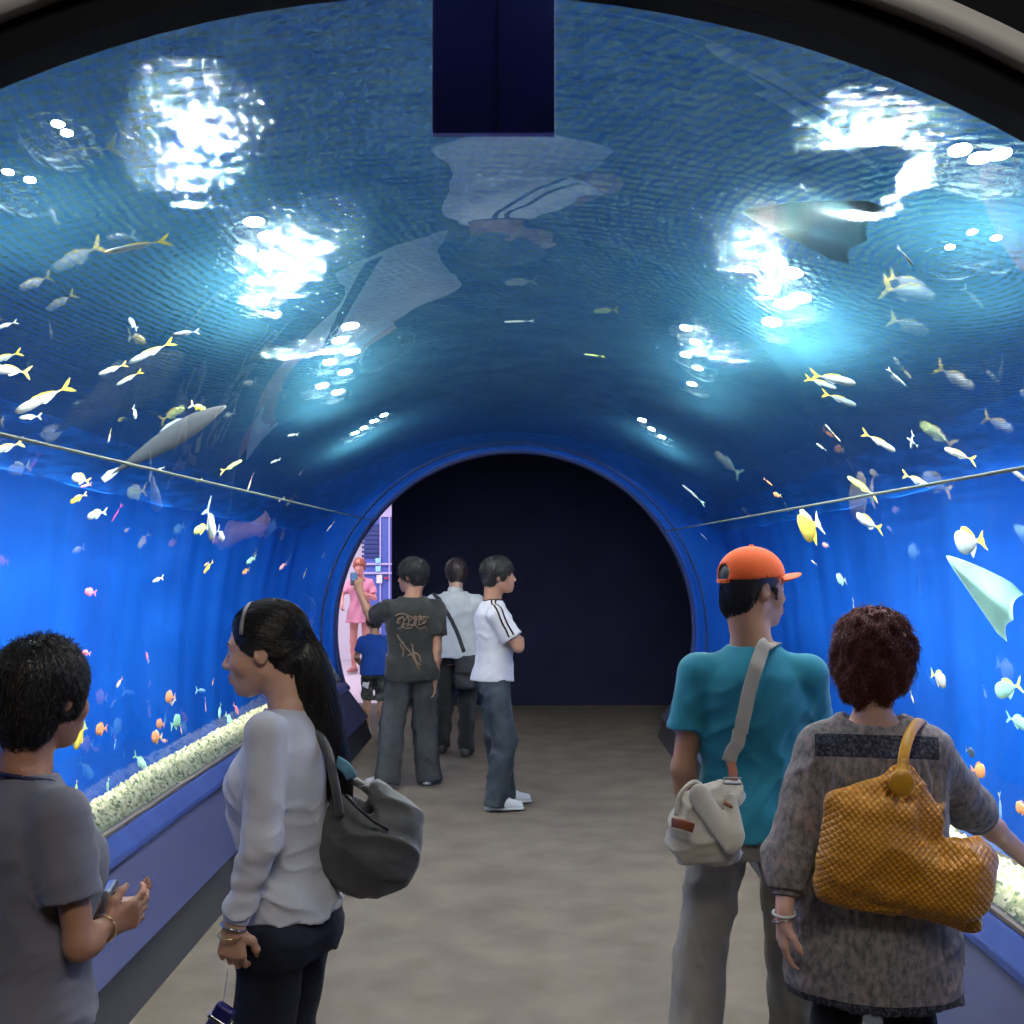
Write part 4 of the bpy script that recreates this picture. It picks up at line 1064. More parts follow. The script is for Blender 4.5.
b = MB(); b.tube(bez([W_(337, 762, 2.73), W_(346, 768, 2.71), W_(352, 778, 2.72)], 5), 1, 8, flat=(.03, .006), up=(1, 0, 0)); put(b.build('blue_tag', mat('pale_blue_cloth', (.12, .3, .42, 1), .8), None, True))
# phone on a strap in her hand
base = W_(218, 1030, 2.55)
ph, put = held('mobile_phone', B, base, 'small dark phone dangling on a cord from the hand of the woman with the ponytail', 'phone')
f = Field(); f.box(W_(219, 1022, 2.55), (.012, .024, .042), .008, .004, Rx(.5)); put(fmesh('case', f, .003, mat('phone_navy', (.02, .02, .12, 1), .2)))
f = Field(); f.box(W_(219, 1019, 2.55), (.014, .026, .006), .005, .004, Rx(.5)); put(fmesh('trim', f, .003, mat('phone_chrome', (.7, .7, .72, 1), .2, 1)))
b = MB(); b.tube(bez([W_(228, 968, 2.59), W_(225, 990, 2.57), W_(224, 1000, 2.56), W_(221, 1014, 2.55)], 4), .0016, 6); put(b.build('cord', mat('pale_cord', (.3, .3, .32, 1), .6), None, True))

# ============================ woman at the left edge
A = Person(-.99, 2.3, -.72, 1.51, 'woman with short spiky black hair in a grey t-shirt at the left edge, back turned', female=True, yaw=.25, pitch=-.14, vox=.0048, skinm=M_SKIN2, sh=.158, width=1.10, hs=1.02)
l = lambda px, py, D: loc(A, px, py, D)
A.setj(elR=l(80, 945, 2.18), wrR=l(104, 928, 2.28), elL=(-.24, .0, 1.03), wrL=l(103, 905, 2.46), head=(.0, .035, 1.60), shR=(.160, -.01, 1.355))
A.hands = {'R': ((.1, .95, .25), (-1, .2, .25), 1, .55), 'L': ((.75, .5, .1), (.3, .3, 1), 1, .55)}
A.hand_s = 1.0
A.body()
M_GTEE = cloth('grey_jersey', (.17, .17, .21, 1))
A.top('t_shirt', M_GTEE, .90, .66, loose=.016, sl=.024, neckz=1.435, folds=folds(.013, (7, 7, 12), 8, .4, mask=lambda x, y, z: np.clip((1.38-z)/.3, .2, 1)), flare=.012, cuff=1.2, vox=.0055)
A.trousers('trousers', M_BDEN, .93, .022, wr((.004, (25, 20, 50), 0)), vox=.009)
A.shoes(mat('black_flat', (.02, .02, .02, 1), .5), M_BSOLE, .01)
A.face(M_HAIR)
T, q = A.T, A.q
H = Field(); H.ell(T((0, -.020, .034)), np.array((.089, .103, .088))*q, .03, A.Rh); H.ell(T((0, -.052, -.038)), np.array((.074, .056, .066))*q, .04, A.Rh); H.ell(T((0, -.055, -.085)), np.array((.05, .034, .035))*q, .04, A.Rh)
for s_ in (-1, 1): H.ell(T((s_*.070, .0, -.005)), np.array((.018, .035, .042))*q, .02, A.Rh)
H.ell(T((0, .100, -.048)), np.array((.078, .078, .090))*q, .010, A.Rh, op=-1)
for s_ in (-1, 1): H.ell(T((s_*.09, -.008, -.025)), np.array((.018, .02, .024))*q, .006, A.Rh, op=-1)
hc = np.array(T((0, -.02, .02)))
def flow_a(p, rg):
    c = np.array(T((0, -.05, .10))); d = p-c; d[:, 2] -= .04; return d/np.linalg.norm(d, axis=1, keepdims=True)+rg.normal(0, .3, p.shape)
ex = strands('h', H, None, None, 4200, .05, flow_a, lambda rg, n: hc+rg.normal(0, 1, (n, 3))*(.06, .07, .07), r=.0013, off=(-.002, .004), lift=.012, seed=8)
ex2 = strands('h', H, None, None, 420, .045, lambda p, rg: rg.normal(0, 1, p.shape), lambda rg, n: np.array(T((0, 0, .14)))+rg.normal(0, 1, (n, 3))*(.04, .05, .01), r=.0014, off=(0, .002), lift=.028, seed=9)
hair_obj('hair', H, .0045, M_HAIR, A.root, (ex, ex2))
nk = [np.array((.085*math.cos(t), -.005+.062*math.sin(t), 1.425-.02*math.sin(t)-.01))*A.S for t in np.linspace(0, 2*PI, 30)]
nk = [tuple(v) for v in A.F.project(nk, .006)]; b = MB(); b.tube(nk, .0045, 6); b.build('neck_cord', mat('navy_cord', (.01, .015, .06, 1), .6), A.root, True)
b = MB(); w_ = np.array(A.p('wrR')); e_ = np.array(A.p('elR')); b.tube(loop_(w_-(w_-e_)*.06, w_-e_, .0265), .003, 8); b.build('bracelet', mat('gold_chain', (.7, .5, .3, 1), .3, 1), A.root, True)
W_ = lambda px, py, D: tuple(np.array(loc(A, px, py, D))*A.S)
base = W_(110, 905, 2.37)
cm, put = held('compact_camera', A, base, 'small silver compact camera held by the woman at the left edge', 'camera')
f = Field(); f.box(W_(110, 897, 2.40), (.011, .045, .026), .006, .004, Rz(.9)); put(fmesh('case', f, .003, mat('camera_silver', (.55, .57, .6, 1), .25, .9)))
f = Field(); c_ = np.array(W_(110, 897, 2.40)); f.ell(c_+np.array((.012, .008, 0)), (.012, .012, .012), .002); put(fmesh('lens', f, .002, M_EYEB))
# ============================ people farther down the tunnel
def short_hair(P, m, n=700, seed=1, big=1.0, h=.008, spike=.012, extra=None, lock=.05):
    T, q = P.T, P.q; H = Field(); H.ell(T((0, -.018, .036)), np.array((.084*big, .102*big, .090*big))*q, .02, P.Rh); H.ell(T((0, -.052, -.035)), np.array((.070*big, .054, .060))*q, .03, P.Rh)
    for s_ in (-1, 1): H.ell(T((s_*.068, .008, .005)), np.array((.018, .034, .034))*q, .02, P.Rh)
    H.ell(T((0, .100, -.048)), np.array((.078, .074, .082))*q, .010, P.Rh, op=-1)
    for s_ in (-1, 1): H.ell(T((s_*.088, -.008, -.022)), np.array((.018, .02, .024))*q, .006, P.Rh, op=-1)
    if extra: extra(H, T, q)
    c = np.array(T((0, -.05, .10)))
    def fl(p, rg):
        d = p-c; d[:, 2] -= .04; return d/np.linalg.norm(d, axis=1, keepdims=True)+rg.normal(0, .4, p.shape)
    hc = np.array(T((0, -.01, .03)))
    ex = strands('h', H, None, None, n, lock, fl, lambda rg, k: hc+rg.normal(0, 1, (k, 3))*(.06, .07, .06), r=.003, off=(-.002, .004), lift=spike, seed=seed, steps=5, wave=.5)
    return hair_obj('hair', H, h, m, P.root, (ex,))

# man in the white tee, arms crossed
E = Person(-.215, 7.76, -1.42, 1.665, 'young man in white t-shirt with black shoulder stripes, arms crossed, in profile', yaw=-.05, pitch=.02, vox=.009, skinm=M_SKIN2, sh=.17, width=.88, hs=1.02)
E.setj(elR=(.19, .14, 1.12), wrR=(-.04, .155, 1.19), elL=(-.19, .13, 1.13), wrL=(.06, .165, 1.14), head=(0, .035, 1.60), knR=(.09, .06, .48), anR=(.10, .0, .085), knL=(-.09, .03, .48), anL=(-.10, .09, .085))
E.hands = {'R': ((-1, .1, .2), (0, -1, 0), 1, .4), 'L': ((1, .15, .1), (0, -1, 0), -1, .4)}
E.body(); M_WTEE = cloth('white_jersey', (.72, .70, .70, 1), bump=.1)
E.top('t_shirt', M_WTEE, .88, .72, loose=.022, sl=.026, neckz=1.44, folds=folds(.014, (7, 7, 9), 1, .6), flare=.014, cuff=1.3, vox=.008)
for k, off in enumerate((-.016, .016)):
    a, b_ = np.array(E.p('neck'))+np.array((.06, off, .02)), None
    e_ = np.array(E.p('shR')); f_ = e_+(np.array(E.p('elR'))-e_)*.68
    P_ = [tuple(v) for v in E.topF.project(bez([a, e_+np.array((.02, off, .07)), e_+(f_-e_)*.5+np.array((.07, off, .02)), f_+np.array((.05, off, .0))], 8), .003)]
    b = MB(); b.tube(P_, 1, 8, flat=(.012, .004), up=[tuple(v) for v in E.topF.grad(np.array(P_))]); b.build('stripe', M_EYEB, E.topo, True)
nkp = [np.array((.07*math.cos(t), -.008+.065*math.sin(t), 1.437-.012*math.sin(t))) for t in np.linspace(0, 2*PI, 28)]
nkp = [tuple(v) for v in E.topF.project(nkp, .002)]; b = MB(); b.tube(nkp, .005, 6); b.build('collar', M_EYEB, E.topo, True)
M_DEN1 = denim('washed_dark_denim', (.028, .036, .046, 1))
E.trousers('jeans', M_DEN1, .90, .036, folds(.020, (9, 9, 8), 2), knee=.038, ankz=.035, vox=.009)
M_WSH = mat('white_leather', (.7, .7, .68, 1), .5)
E.footyaw = (.1, -.1); E.shoes(M_WSH, M_WSOLE, .008)
for sd in 'R':
    an = np.array(E.p('an'+sd)); b = MB()
    for k in range(3): b.tube([an+np.array((.042, .03+.022*k, -.055)), an+np.array((.036, .045+.022*k, -.030))], .004, 5)
    b.build('shoe_stripe', M_EYEB, E.root, True)
E.face(M_HAIR, False); short_hair(E, M_HAIR, 900, 3, 1.08, spike=.02)

# man in the dark printed tee, taking a picture
Fm = Person(-.84, 8.5, .28, 1.665, 'young man in black printed t-shirt and baggy jeans raising a phone with his left arm', yaw=.9, pitch=-.05, vox=.009, skinm=M_SKIN2, sh=.185, width=1.08, hs=1.04)
l = lambda px, py, D: loc(Fm, px, py, D)
Fm.setj(elL=l(371, 618, 8.62), wrL=l(360, 592, 8.72), elR=l(437, 650, 8.48), wrR=l(434, 682, 8.50), knL=(-.15, .02, .48), anL=(-.19, -.02, .085), knR=(.10, .05, .48), anR=(.13, .02, .085))
Fm.hands = {'L': ((-.1, .3, 1), (.6, .8, 0), 1, .7), 'R': ((0, .1, -1), (-1, 0, 0), 1, .5)}
Fm.body(); M_DTEE = cloth('black_washed_jersey', (.010, .011, .011, 1), var=.3, vscale=6)
Fm.top('t_shirt', M_DTEE, .80, .66, loose=.026, sl=.030, neckz=1.44, folds=folds(.014, (7, 7, 9), 3, .5), flare=.010, cuff=1.3, vox=.009)
M_TAN = mat('tan_print', (.15, .095, .06, 1), .8)
def back_print(pts_list, r):
    b = MB()
    for pl in pts_list:
        Q = [tuple(v) for v in Fm.topF.project([np.array(l(px, py, 8.3))*Fm.S for px, py in bezp(pl)], .002)]
        b.tube(Q, r, 5)
    return b
def bezp(pl): return [(v.x, v.y) for v in bez([(a, c, 0) for a, c in pl], 6)]
b = back_print([[(394+i*5.6, 622), (397+i*5.6, 617), (398+i*5.6, 623), (395+i*5.6, 627), (400+i*5.6, 625)] for i in range(7)]+[[(392, 616), (400, 613), (412, 617), (436, 618)], [(396, 630), (415, 629), (433, 631)]], .005); b.build('lettering', M_TAN, Fm.topo, True)
b = back_print([[(395, 636), (405, 648), (414, 656), (421, 669)], [(414, 646), (416, 658), (422, 666)], [(408, 655), (418, 653), (425, 658)], [(398, 645), (404, 650), (402, 656)]], .007); b.build('graphic', M_TAN, Fm.topo, True)
M_DEN2 = denim('grey_denim', (.036, .040, .044, 1))
Fm.trousers('jeans', M_DEN2, .85, .046, folds(.020, (9, 9, 8), 4), knee=.052, ankz=.03, vox=.01)
Fm.footyaw = (1.1, -.5); Fm.shoes(mat('sneaker_white', (.6, .58, .56, 1), .5), M_WSOLE, .009)
Fm.face(M_HAIR, False); short_hair(Fm, M_HAIR, 900, 4, 1.12, spike=.024)
W_ = lambda px, py, D: tuple(np.array(loc(Fm, px, py, D))*Fm.S)
base = W_(354, 585, 8.78)
phn, put = held('mobile_phone', Fm, base, 'small phone raised in the left hand of the man in the black printed shirt', 'phone')
f = Field(); f.box(W_(354, 579, 8.78), (.028, .008, .05), .006, .004); put(fmesh('case', f, .004, mat('phone_grey', (.08, .09, .12, 1), .3)))
f = Field(); f.box(np.array(W_(354, 578, 8.78))+np.array((0, -.008, .008)), (.022, .002, .028), .001, .002); put(fmesh('screen', f, .0025, mat('phone_screen', (.10, .2, .4, 1), .1)))

# woman in the white shirt with the black bag
Gw = Person(-.60, 9.8, -.1, 1.66, 'person in white short-sleeved shirt and black trousers behind the man raising a phone', yaw=.35, pitch=-.05, vox=.01, skinm=M_SKIN, sh=.19, width=1.1, hs=1.03)
l = lambda px, py, D: loc(Gw, px, py, D)
Gw.setj(elR=l(466, 650, 9.85), wrR=l(463, 655, 10.05), elL=(-.25, .03, 1.08), wrL=(-.22, .15, .9), anL=(-.14, .1, .085), anR=(.10, -.05, .085))
Gw.hands = {'L': ((0, .3, -1), (1, 0, 0), 1, .5), 'R': ((-.3, 1, 0), (-1, 0, 0), 1, .5)}
Gw.body(); Gw.top('shirt', cloth('white_shirt', (.60, .62, .60, 1), bump=.1), .86, .85, loose=.03, sl=.03, neckz=1.45, folds=folds(.014, (7, 7, 9), 5, .5), flare=.012, cuff=1.3, vox=.01)
cl = Field(); n0 = np.array(Gw.p('neck')); cl.rc(n0+np.array((0, -.012, -.005)), n0+np.array((0, -.004, .045)), .068, .062, .01, cut=True, cuta=True); fmesh('collar', cl, .008, bpy.data.materials['white_shirt'], Gw.topo)
Gw.trousers('trousers', cloth('black_trouser', (.008, .008, .01, 1)), .90, .03, wr((.006, (15, 25, 40), 0)), knee=.03, vox=.01)
Gw.shoes(mat('dark_loafer', (.03, .03, .03, 1), .5), M_BSOLE, .01)
short_hair(Gw, M_HAIRD, 500, 5, 1.10, spike=.012)
W_ = lambda px, py, D: tuple(np.array(loc(Gw, px, py, D))*Gw.S)
base = W_(468, 688, 9.7)
bg, put = held('shoulder_bag', Gw, base, 'black shoulder bag on a diagonal strap, worn by the person in the white short-sleeved shirt', 'bag')
F = Field(); F.box(W_(466, 672, 9.7), (.10, .05, .14), .03, .02); F.post = wr((.005, (20, 10, 30), 0)); M_BBAG = mat('black_nylon', (.01, .01, .014, 1), .6, bump=.2); put(fmesh('bag_body', F, .009, M_BBAG))
f = Field(); f.box(np.array(W_(466, 664, 9.7))+np.array((0, -.05, 0)), (.09, .012, .075), .01, .01); put(fmesh('flap', f, .007, M_BBAG))
P_ = [tuple(v) for v in Gw.topF.project(bez([W_(464, 652, 9.65), W_(458, 635, 9.65), W_(448, 615, 9.65), W_(438, 598, 9.7), W_(434, 592, 9.8), W_(440, 605, 9.95), W_(458, 640, 9.95), W_(470, 655, 9.85)], 6), .006)]
b = MB(); b.tube(P_, 1, 8, flat=(.035, .005), up=[tuple(v) for v in Gw.topF.grad(np.array(P_))]); put(b.build('strap', M_BBAG, None, True))

# child in blue
Hc = Person(-1.46, 11.05, .25, 1.13, 'child in blue t-shirt and dark shorts standing beside the far end of the left rail', yaw=.2, pitch=-.3, vox=.008, skinm=M_SKIN, sh=.16, width=1.02, hs=1.25)
Hc.setj(head=(0, .04, 1.60), elL=(-.25, .02, 1.10), wrL=(-.16, .18, .95), elR=(.24, .02, 1.10), wrR=(.1, .22, 1.0))
Hc.hands = {'L': ((.2, .8, -.3), (1, 0, 0), 1, .5), 'R': ((-.4, .8, 0), (-1, 0, 0), 1, .5)}
Hc.body(); Hc.top('t_shirt', cloth('blue_jersey', (.012, .07, .36, 1)), .84, .7, loose=.026, sl=.03, neckz=1.44, flare=.02, cuff=1.3, folds=wr((.004, (25, 8, 40), 0)), vox=.008)
def camo():
    m = mat('camouflage_cotton', (.05, .06, .05, 1), .85); nt = m.node_tree; n = nt.nodes; tc = n.new('ShaderNodeTexCoord'); nz = n.new('ShaderNodeTexNoise'); nz.inputs['Scale'].default_value = 16; nt.links.new(tc.outputs['Object'], nz.inputs['Vector'])
    r = n.new('ShaderNodeValToRGB'); r.color_ramp.interpolation = 'CONSTANT'; e = r.color_ramp.elements; e[0].color = (.02, .025, .03, 1); e[1].position = .6; e[1].color = (.13, .14, .11, 1); k = e.new(.48); k.color = (.055, .065, .06, 1)
    nt.links.new(nz.outputs['Fac'], r.inputs[0]); nt.links.new(r.outputs[0], n['Principled BSDF'].inputs['Base Color']); return m
K = Hc.S; F = Field(); zs = [.80, .86, .93, .98]; F.loft([z*K for z in zs], [.185*K]*4, [.135*K]*4, k=.03)
for sd in 'LR': F.rc(Hc.p('hip'+sd), Hc.p('kn'+sd), .095*K, .088*K, .02, cut=True)
F.post = wr((.005, (25, 20, 50), 0)); fmesh('shorts', F, .008, camo(), Hc.root)
Hc.shoes(mat('pale_sneaker', (.55, .6, .6, 1), .5), M_WSOLE, .008); short_hair(Hc, M_HAIR, 300, 6, 1.0)
W_ = lambda px, py, D: tuple(np.array(loc(Hc, px, py, D))*Hc.S)
base = W_(367, 685, 11.0)
pp, put = held('paper_leaflet', Hc, base, 'white folded leaflet in the hand of the child in blue', 'leaflet')
b = MB(); w0, w1, w2, w3 = [Vector(W_(px, py, D)) for px, py, D in ((362, 686, 10.95), (368, 689, 10.93), (372, 669, 11.05), (366, 667, 11.1))]; nvv = Vector((0, .004, 0)); b.add([w0, w1, w2, w3, w0+nvv, w1+nvv, w2+nvv, w3+nvv], [(0, 1, 2, 3), (7, 6, 5, 4), (0, 4, 5, 1), (1, 5, 6, 2), (2, 6, 7, 3), (3, 7, 4, 0)]); put(b.build('sheet', mat('paper', (.75, .78, .85, 1), .7)))

# person in pink in the bright room
Pk = Person(at(360, 600, 16.6).x, 16.6, 2.9, 1.66, 'woman in pale pink dress with bare legs standing in the bright room beyond the arch', female=True, yaw=.3, pitch=-.1, vox=.012, skinm=skin('skin_rosy', (.62, .28, .24, 1)), sh=.16)
Pk.setj(elL=(-.25, .05, 1.12), wrL=(-.10, .26, 1.22), elR=(.26, .08, 1.15), wrR=(.16, .30, 1.0))
Pk.hands = {'L': ((.6, .5, .3), (0, 0, 1), 1, .5), 'R': ((-.3, .8, -.3), (-1, 0, 0), 1, .5)}
Pk.body(); PP = dict(z=[.74, .77, .80, .90, 1.0, 1.08, 1.17, 1.26, 1.34, 1.395, 1.43], a=[.21, .20, .185, .175, .155, .142, .148, .155, .155, .120, .058], b=[.17, .16, .14, .12, .10, .10, .108, .118, .098, .072, .05], cy=[0]*11)
Pk.top('dress', cloth('pink_cotton', (.60, .25, .36, 1), bump=.1), .76, .7, loose=.015, sl=.022, prof=PP, folds=wr((.006, (30, 20, 20), 0)), vox=.011)
Pk.shoes(mat('rose_shoe', (.4, .15, .15, 1), .5), M_WSOLE, .011)
Pk.face(M_HAIRR, False); short_hair(Pk, hairm('copper_hair', (.35, .10, .06, 1)), 300, 7, 1.08, h=.01)
# ============================ rays and fish
def glossy(name, c, r=.35, var=.12, vs=12): return mat(name, c, r, var=var, vscale=vs)
FM = dict(white=glossy('fish_silver_white', (.50, .55, .50, 1)), silver=glossy('fish_silver', (.30, .38, .38, 1)), grey=glossy('fish_grey', (.20, .27, .30, 1)), dark=glossy('fish_dark', (.04, .06, .08, 1)), yellow=glossy('fish_yellow', (.72, .60, .07, 1)), lime=glossy('fish_lime', (.60, .78, .22, 1)),
          green=glossy('fish_green', (.25, .58, .40, 1)), aqua=glossy('fish_aqua', (.40, .82, .70, 1)), orange=glossy('fish_orange', (.85, .36, .14, 1)), pink=glossy('fish_pink', (.85, .22, .34, 1)), rose=glossy('fish_rose', (.80, .45, .45, 1)), magenta=glossy('fish_magenta', (.62, .12, .45, 1)), blue=glossy('fish_blue', (.15, .35, .75, 1)), cream=glossy('fish_cream', (.85, .78, .50, 1)))
def fish_meshes(kind, hr, wr_, fork):
    """unit fish, head at x=+.5, tail tip at x=-.5; returns body, tail, dorsal, pelvic, eye data"""
    N, K = 18, 14; V = []; Fq = []
    for i in range(N):
        t = i/(N-1); x = .5-.76*t
        h = hr*.5*(math.sin(PI*min(1, t**.62))**.75 if t < .999 else 0); h = max(h, hr*.085 if t > .5 else .004); w = h*wr_*(1-.35*t)
        for k in range(K): a = 2*PI*k/K; V.append((x, w*math.cos(a), h*math.sin(a)-.01*hr*math.sin(PI*t)))
    for i in range(N-1):
        for k in range(K): a = i*K+k; b = i*K+(k+1) % K; Fq.append((a, b, b+K, a+K))
    Fq += [tuple(range(K))[::-1], tuple((N-1)*K+k for k in range(K))]
    body = (V, Fq)
    def plate(poly, th):
        n = len(poly); V = [(x, -th, z) for x, z in poly]+[(x, th, z) for x, z in poly]
        return V, [tuple(range(n)), tuple(range(2*n-1, n-1, -1))]+[(i, n+i, n+(i+1) % n, (i+1) % n) for i in range(n)]
    th = .006; r = hr*.07; s_ = .14+.3*hr*.5
    tail = plate([(-.22, r), (-.30, r*1.4), (-.42, s_*.75), (-.5, s_), (-.44, s_*.35), (-.38+(.0 if fork else -.08), 0), (-.44, -s_*.35), (-.5, -s_), (-.42, -s_*.75), (-.30, -r*1.4), (-.22, -r)], th)
    top = hr*.5
    dors = plate([(.24, top*.80), (.16, top*1.25), (.0, top*1.20), (-.14, top*.75), (-.20, top*.30), (-.10, top*.45), (.05, top*.85)], th*.8)
    pelv = plate([(.08, -top*.85), (.02, -top*1.3), (-.06, -top*1.0), (-.16, -top*.55), (-.18, -top*.30), (-.06, -top*.6)], th*.8)
    b = MB(); e = Matrix.Translation((.40, 0, hr*.06))
    yy = hr*.5*wr_*.60
    for s in (-1, 1): pass
    return body, tail, dors, pelv, yy
KINDS = dict(slim=(.20, .62, 1), oval=(.38, .40, 1), disc=(.58, .26, 0), long=(.13, .75, 1), fat=(.30, .6, 0))
_cache = {}
def fish_proto(kind, bm_, fm_):
    key = (kind, bm_, fm_)
    if key not in _cache:
        body, tail, dors, pelv, yy = fish_meshes(kind, *KINDS[kind]); out = []
        for nm, (V, Fq), m in (('body', body, FM[bm_]), ('tail_fin', tail, FM[fm_]), ('dorsal_fin', dors, FM[fm_]), ('pelvic_fin', pelv, FM[bm_])):
            me = bpy.data.meshes.new(nm); me.from_pydata(V, [], Fq); me.materials.append(m)
            if nm == 'body': me.polygons.foreach_set('use_smooth', np.ones(len(me.polygons), bool))
            me.update(); out.append((nm, me))
        e = []
        for s in (-1, 1):
            f = MB(); M = Matrix.Translation((.385, s*yy*.92, KINDS[kind][0]*.06)); f.lathe([(.001, -.012), (.010, -.009), (.014, 0), (.010, .009), (.001, .012)], 8, M)
            me = bpy.data.meshes.new('eye'); me.from_pydata([tuple(v) for v in f.V], [], f.F); me.materials.append(M_EYEB); e.append(('eye', me))
        _cache[key] = (out, e)
    return _cache[key]

def wpos(px, py, t):
    p, r = refr(px, py)
    tm = 9
    if r.z > 0: tm = min(tm, (ZS-.10-p.z)/r.z)
    if r.x > 0: tm = min(tm, (AX+3.55-p.x)/r.x)
    if r.x < 0: tm = min(tm, (AX-3.55-p.x)/r.x)
    return p+r*min(t, tm)

NF = [0]
def fish(kind, bm_, fm_, hx, hy, tx, ty, t, label, group='reef fish'):
    a, b = wpos(hx, hy, t), wpos(tx, ty, t); L = (a-b).length*.92; kz = .8 if kind in ('disc', 'oval') else 1
    X = (a-b).normalized(); Z = Vector((0, 0, 1)); Z = (Z-X*Z.dot(X)); Z = Z.normalized() if Z.length > .1 else Vector((0, 1, 0)); Y = Z.cross(X)
    M = Matrix((X, Y, Z)).transposed().to_4x4(); M.translation = (a+b)/2; M = M @ Matrix.Diagonal((L, L*kz, L*kz, 1))
    parts, eyes = fish_proto(kind, bm_, fm_); big = math.hypot(hx-tx, hy-ty) > 12
    o = bpy.data.objects.new('fish', parts[0][1]); COL.objects.link(o); o.matrix_world = M; tag(o, label, 'fish', group); NF[0] += 1
    for nm, me in parts[1:]+(eyes if big else []):
        c = bpy.data.objects.new(nm, me); COL.objects.link(c); c.parent = o
    return o

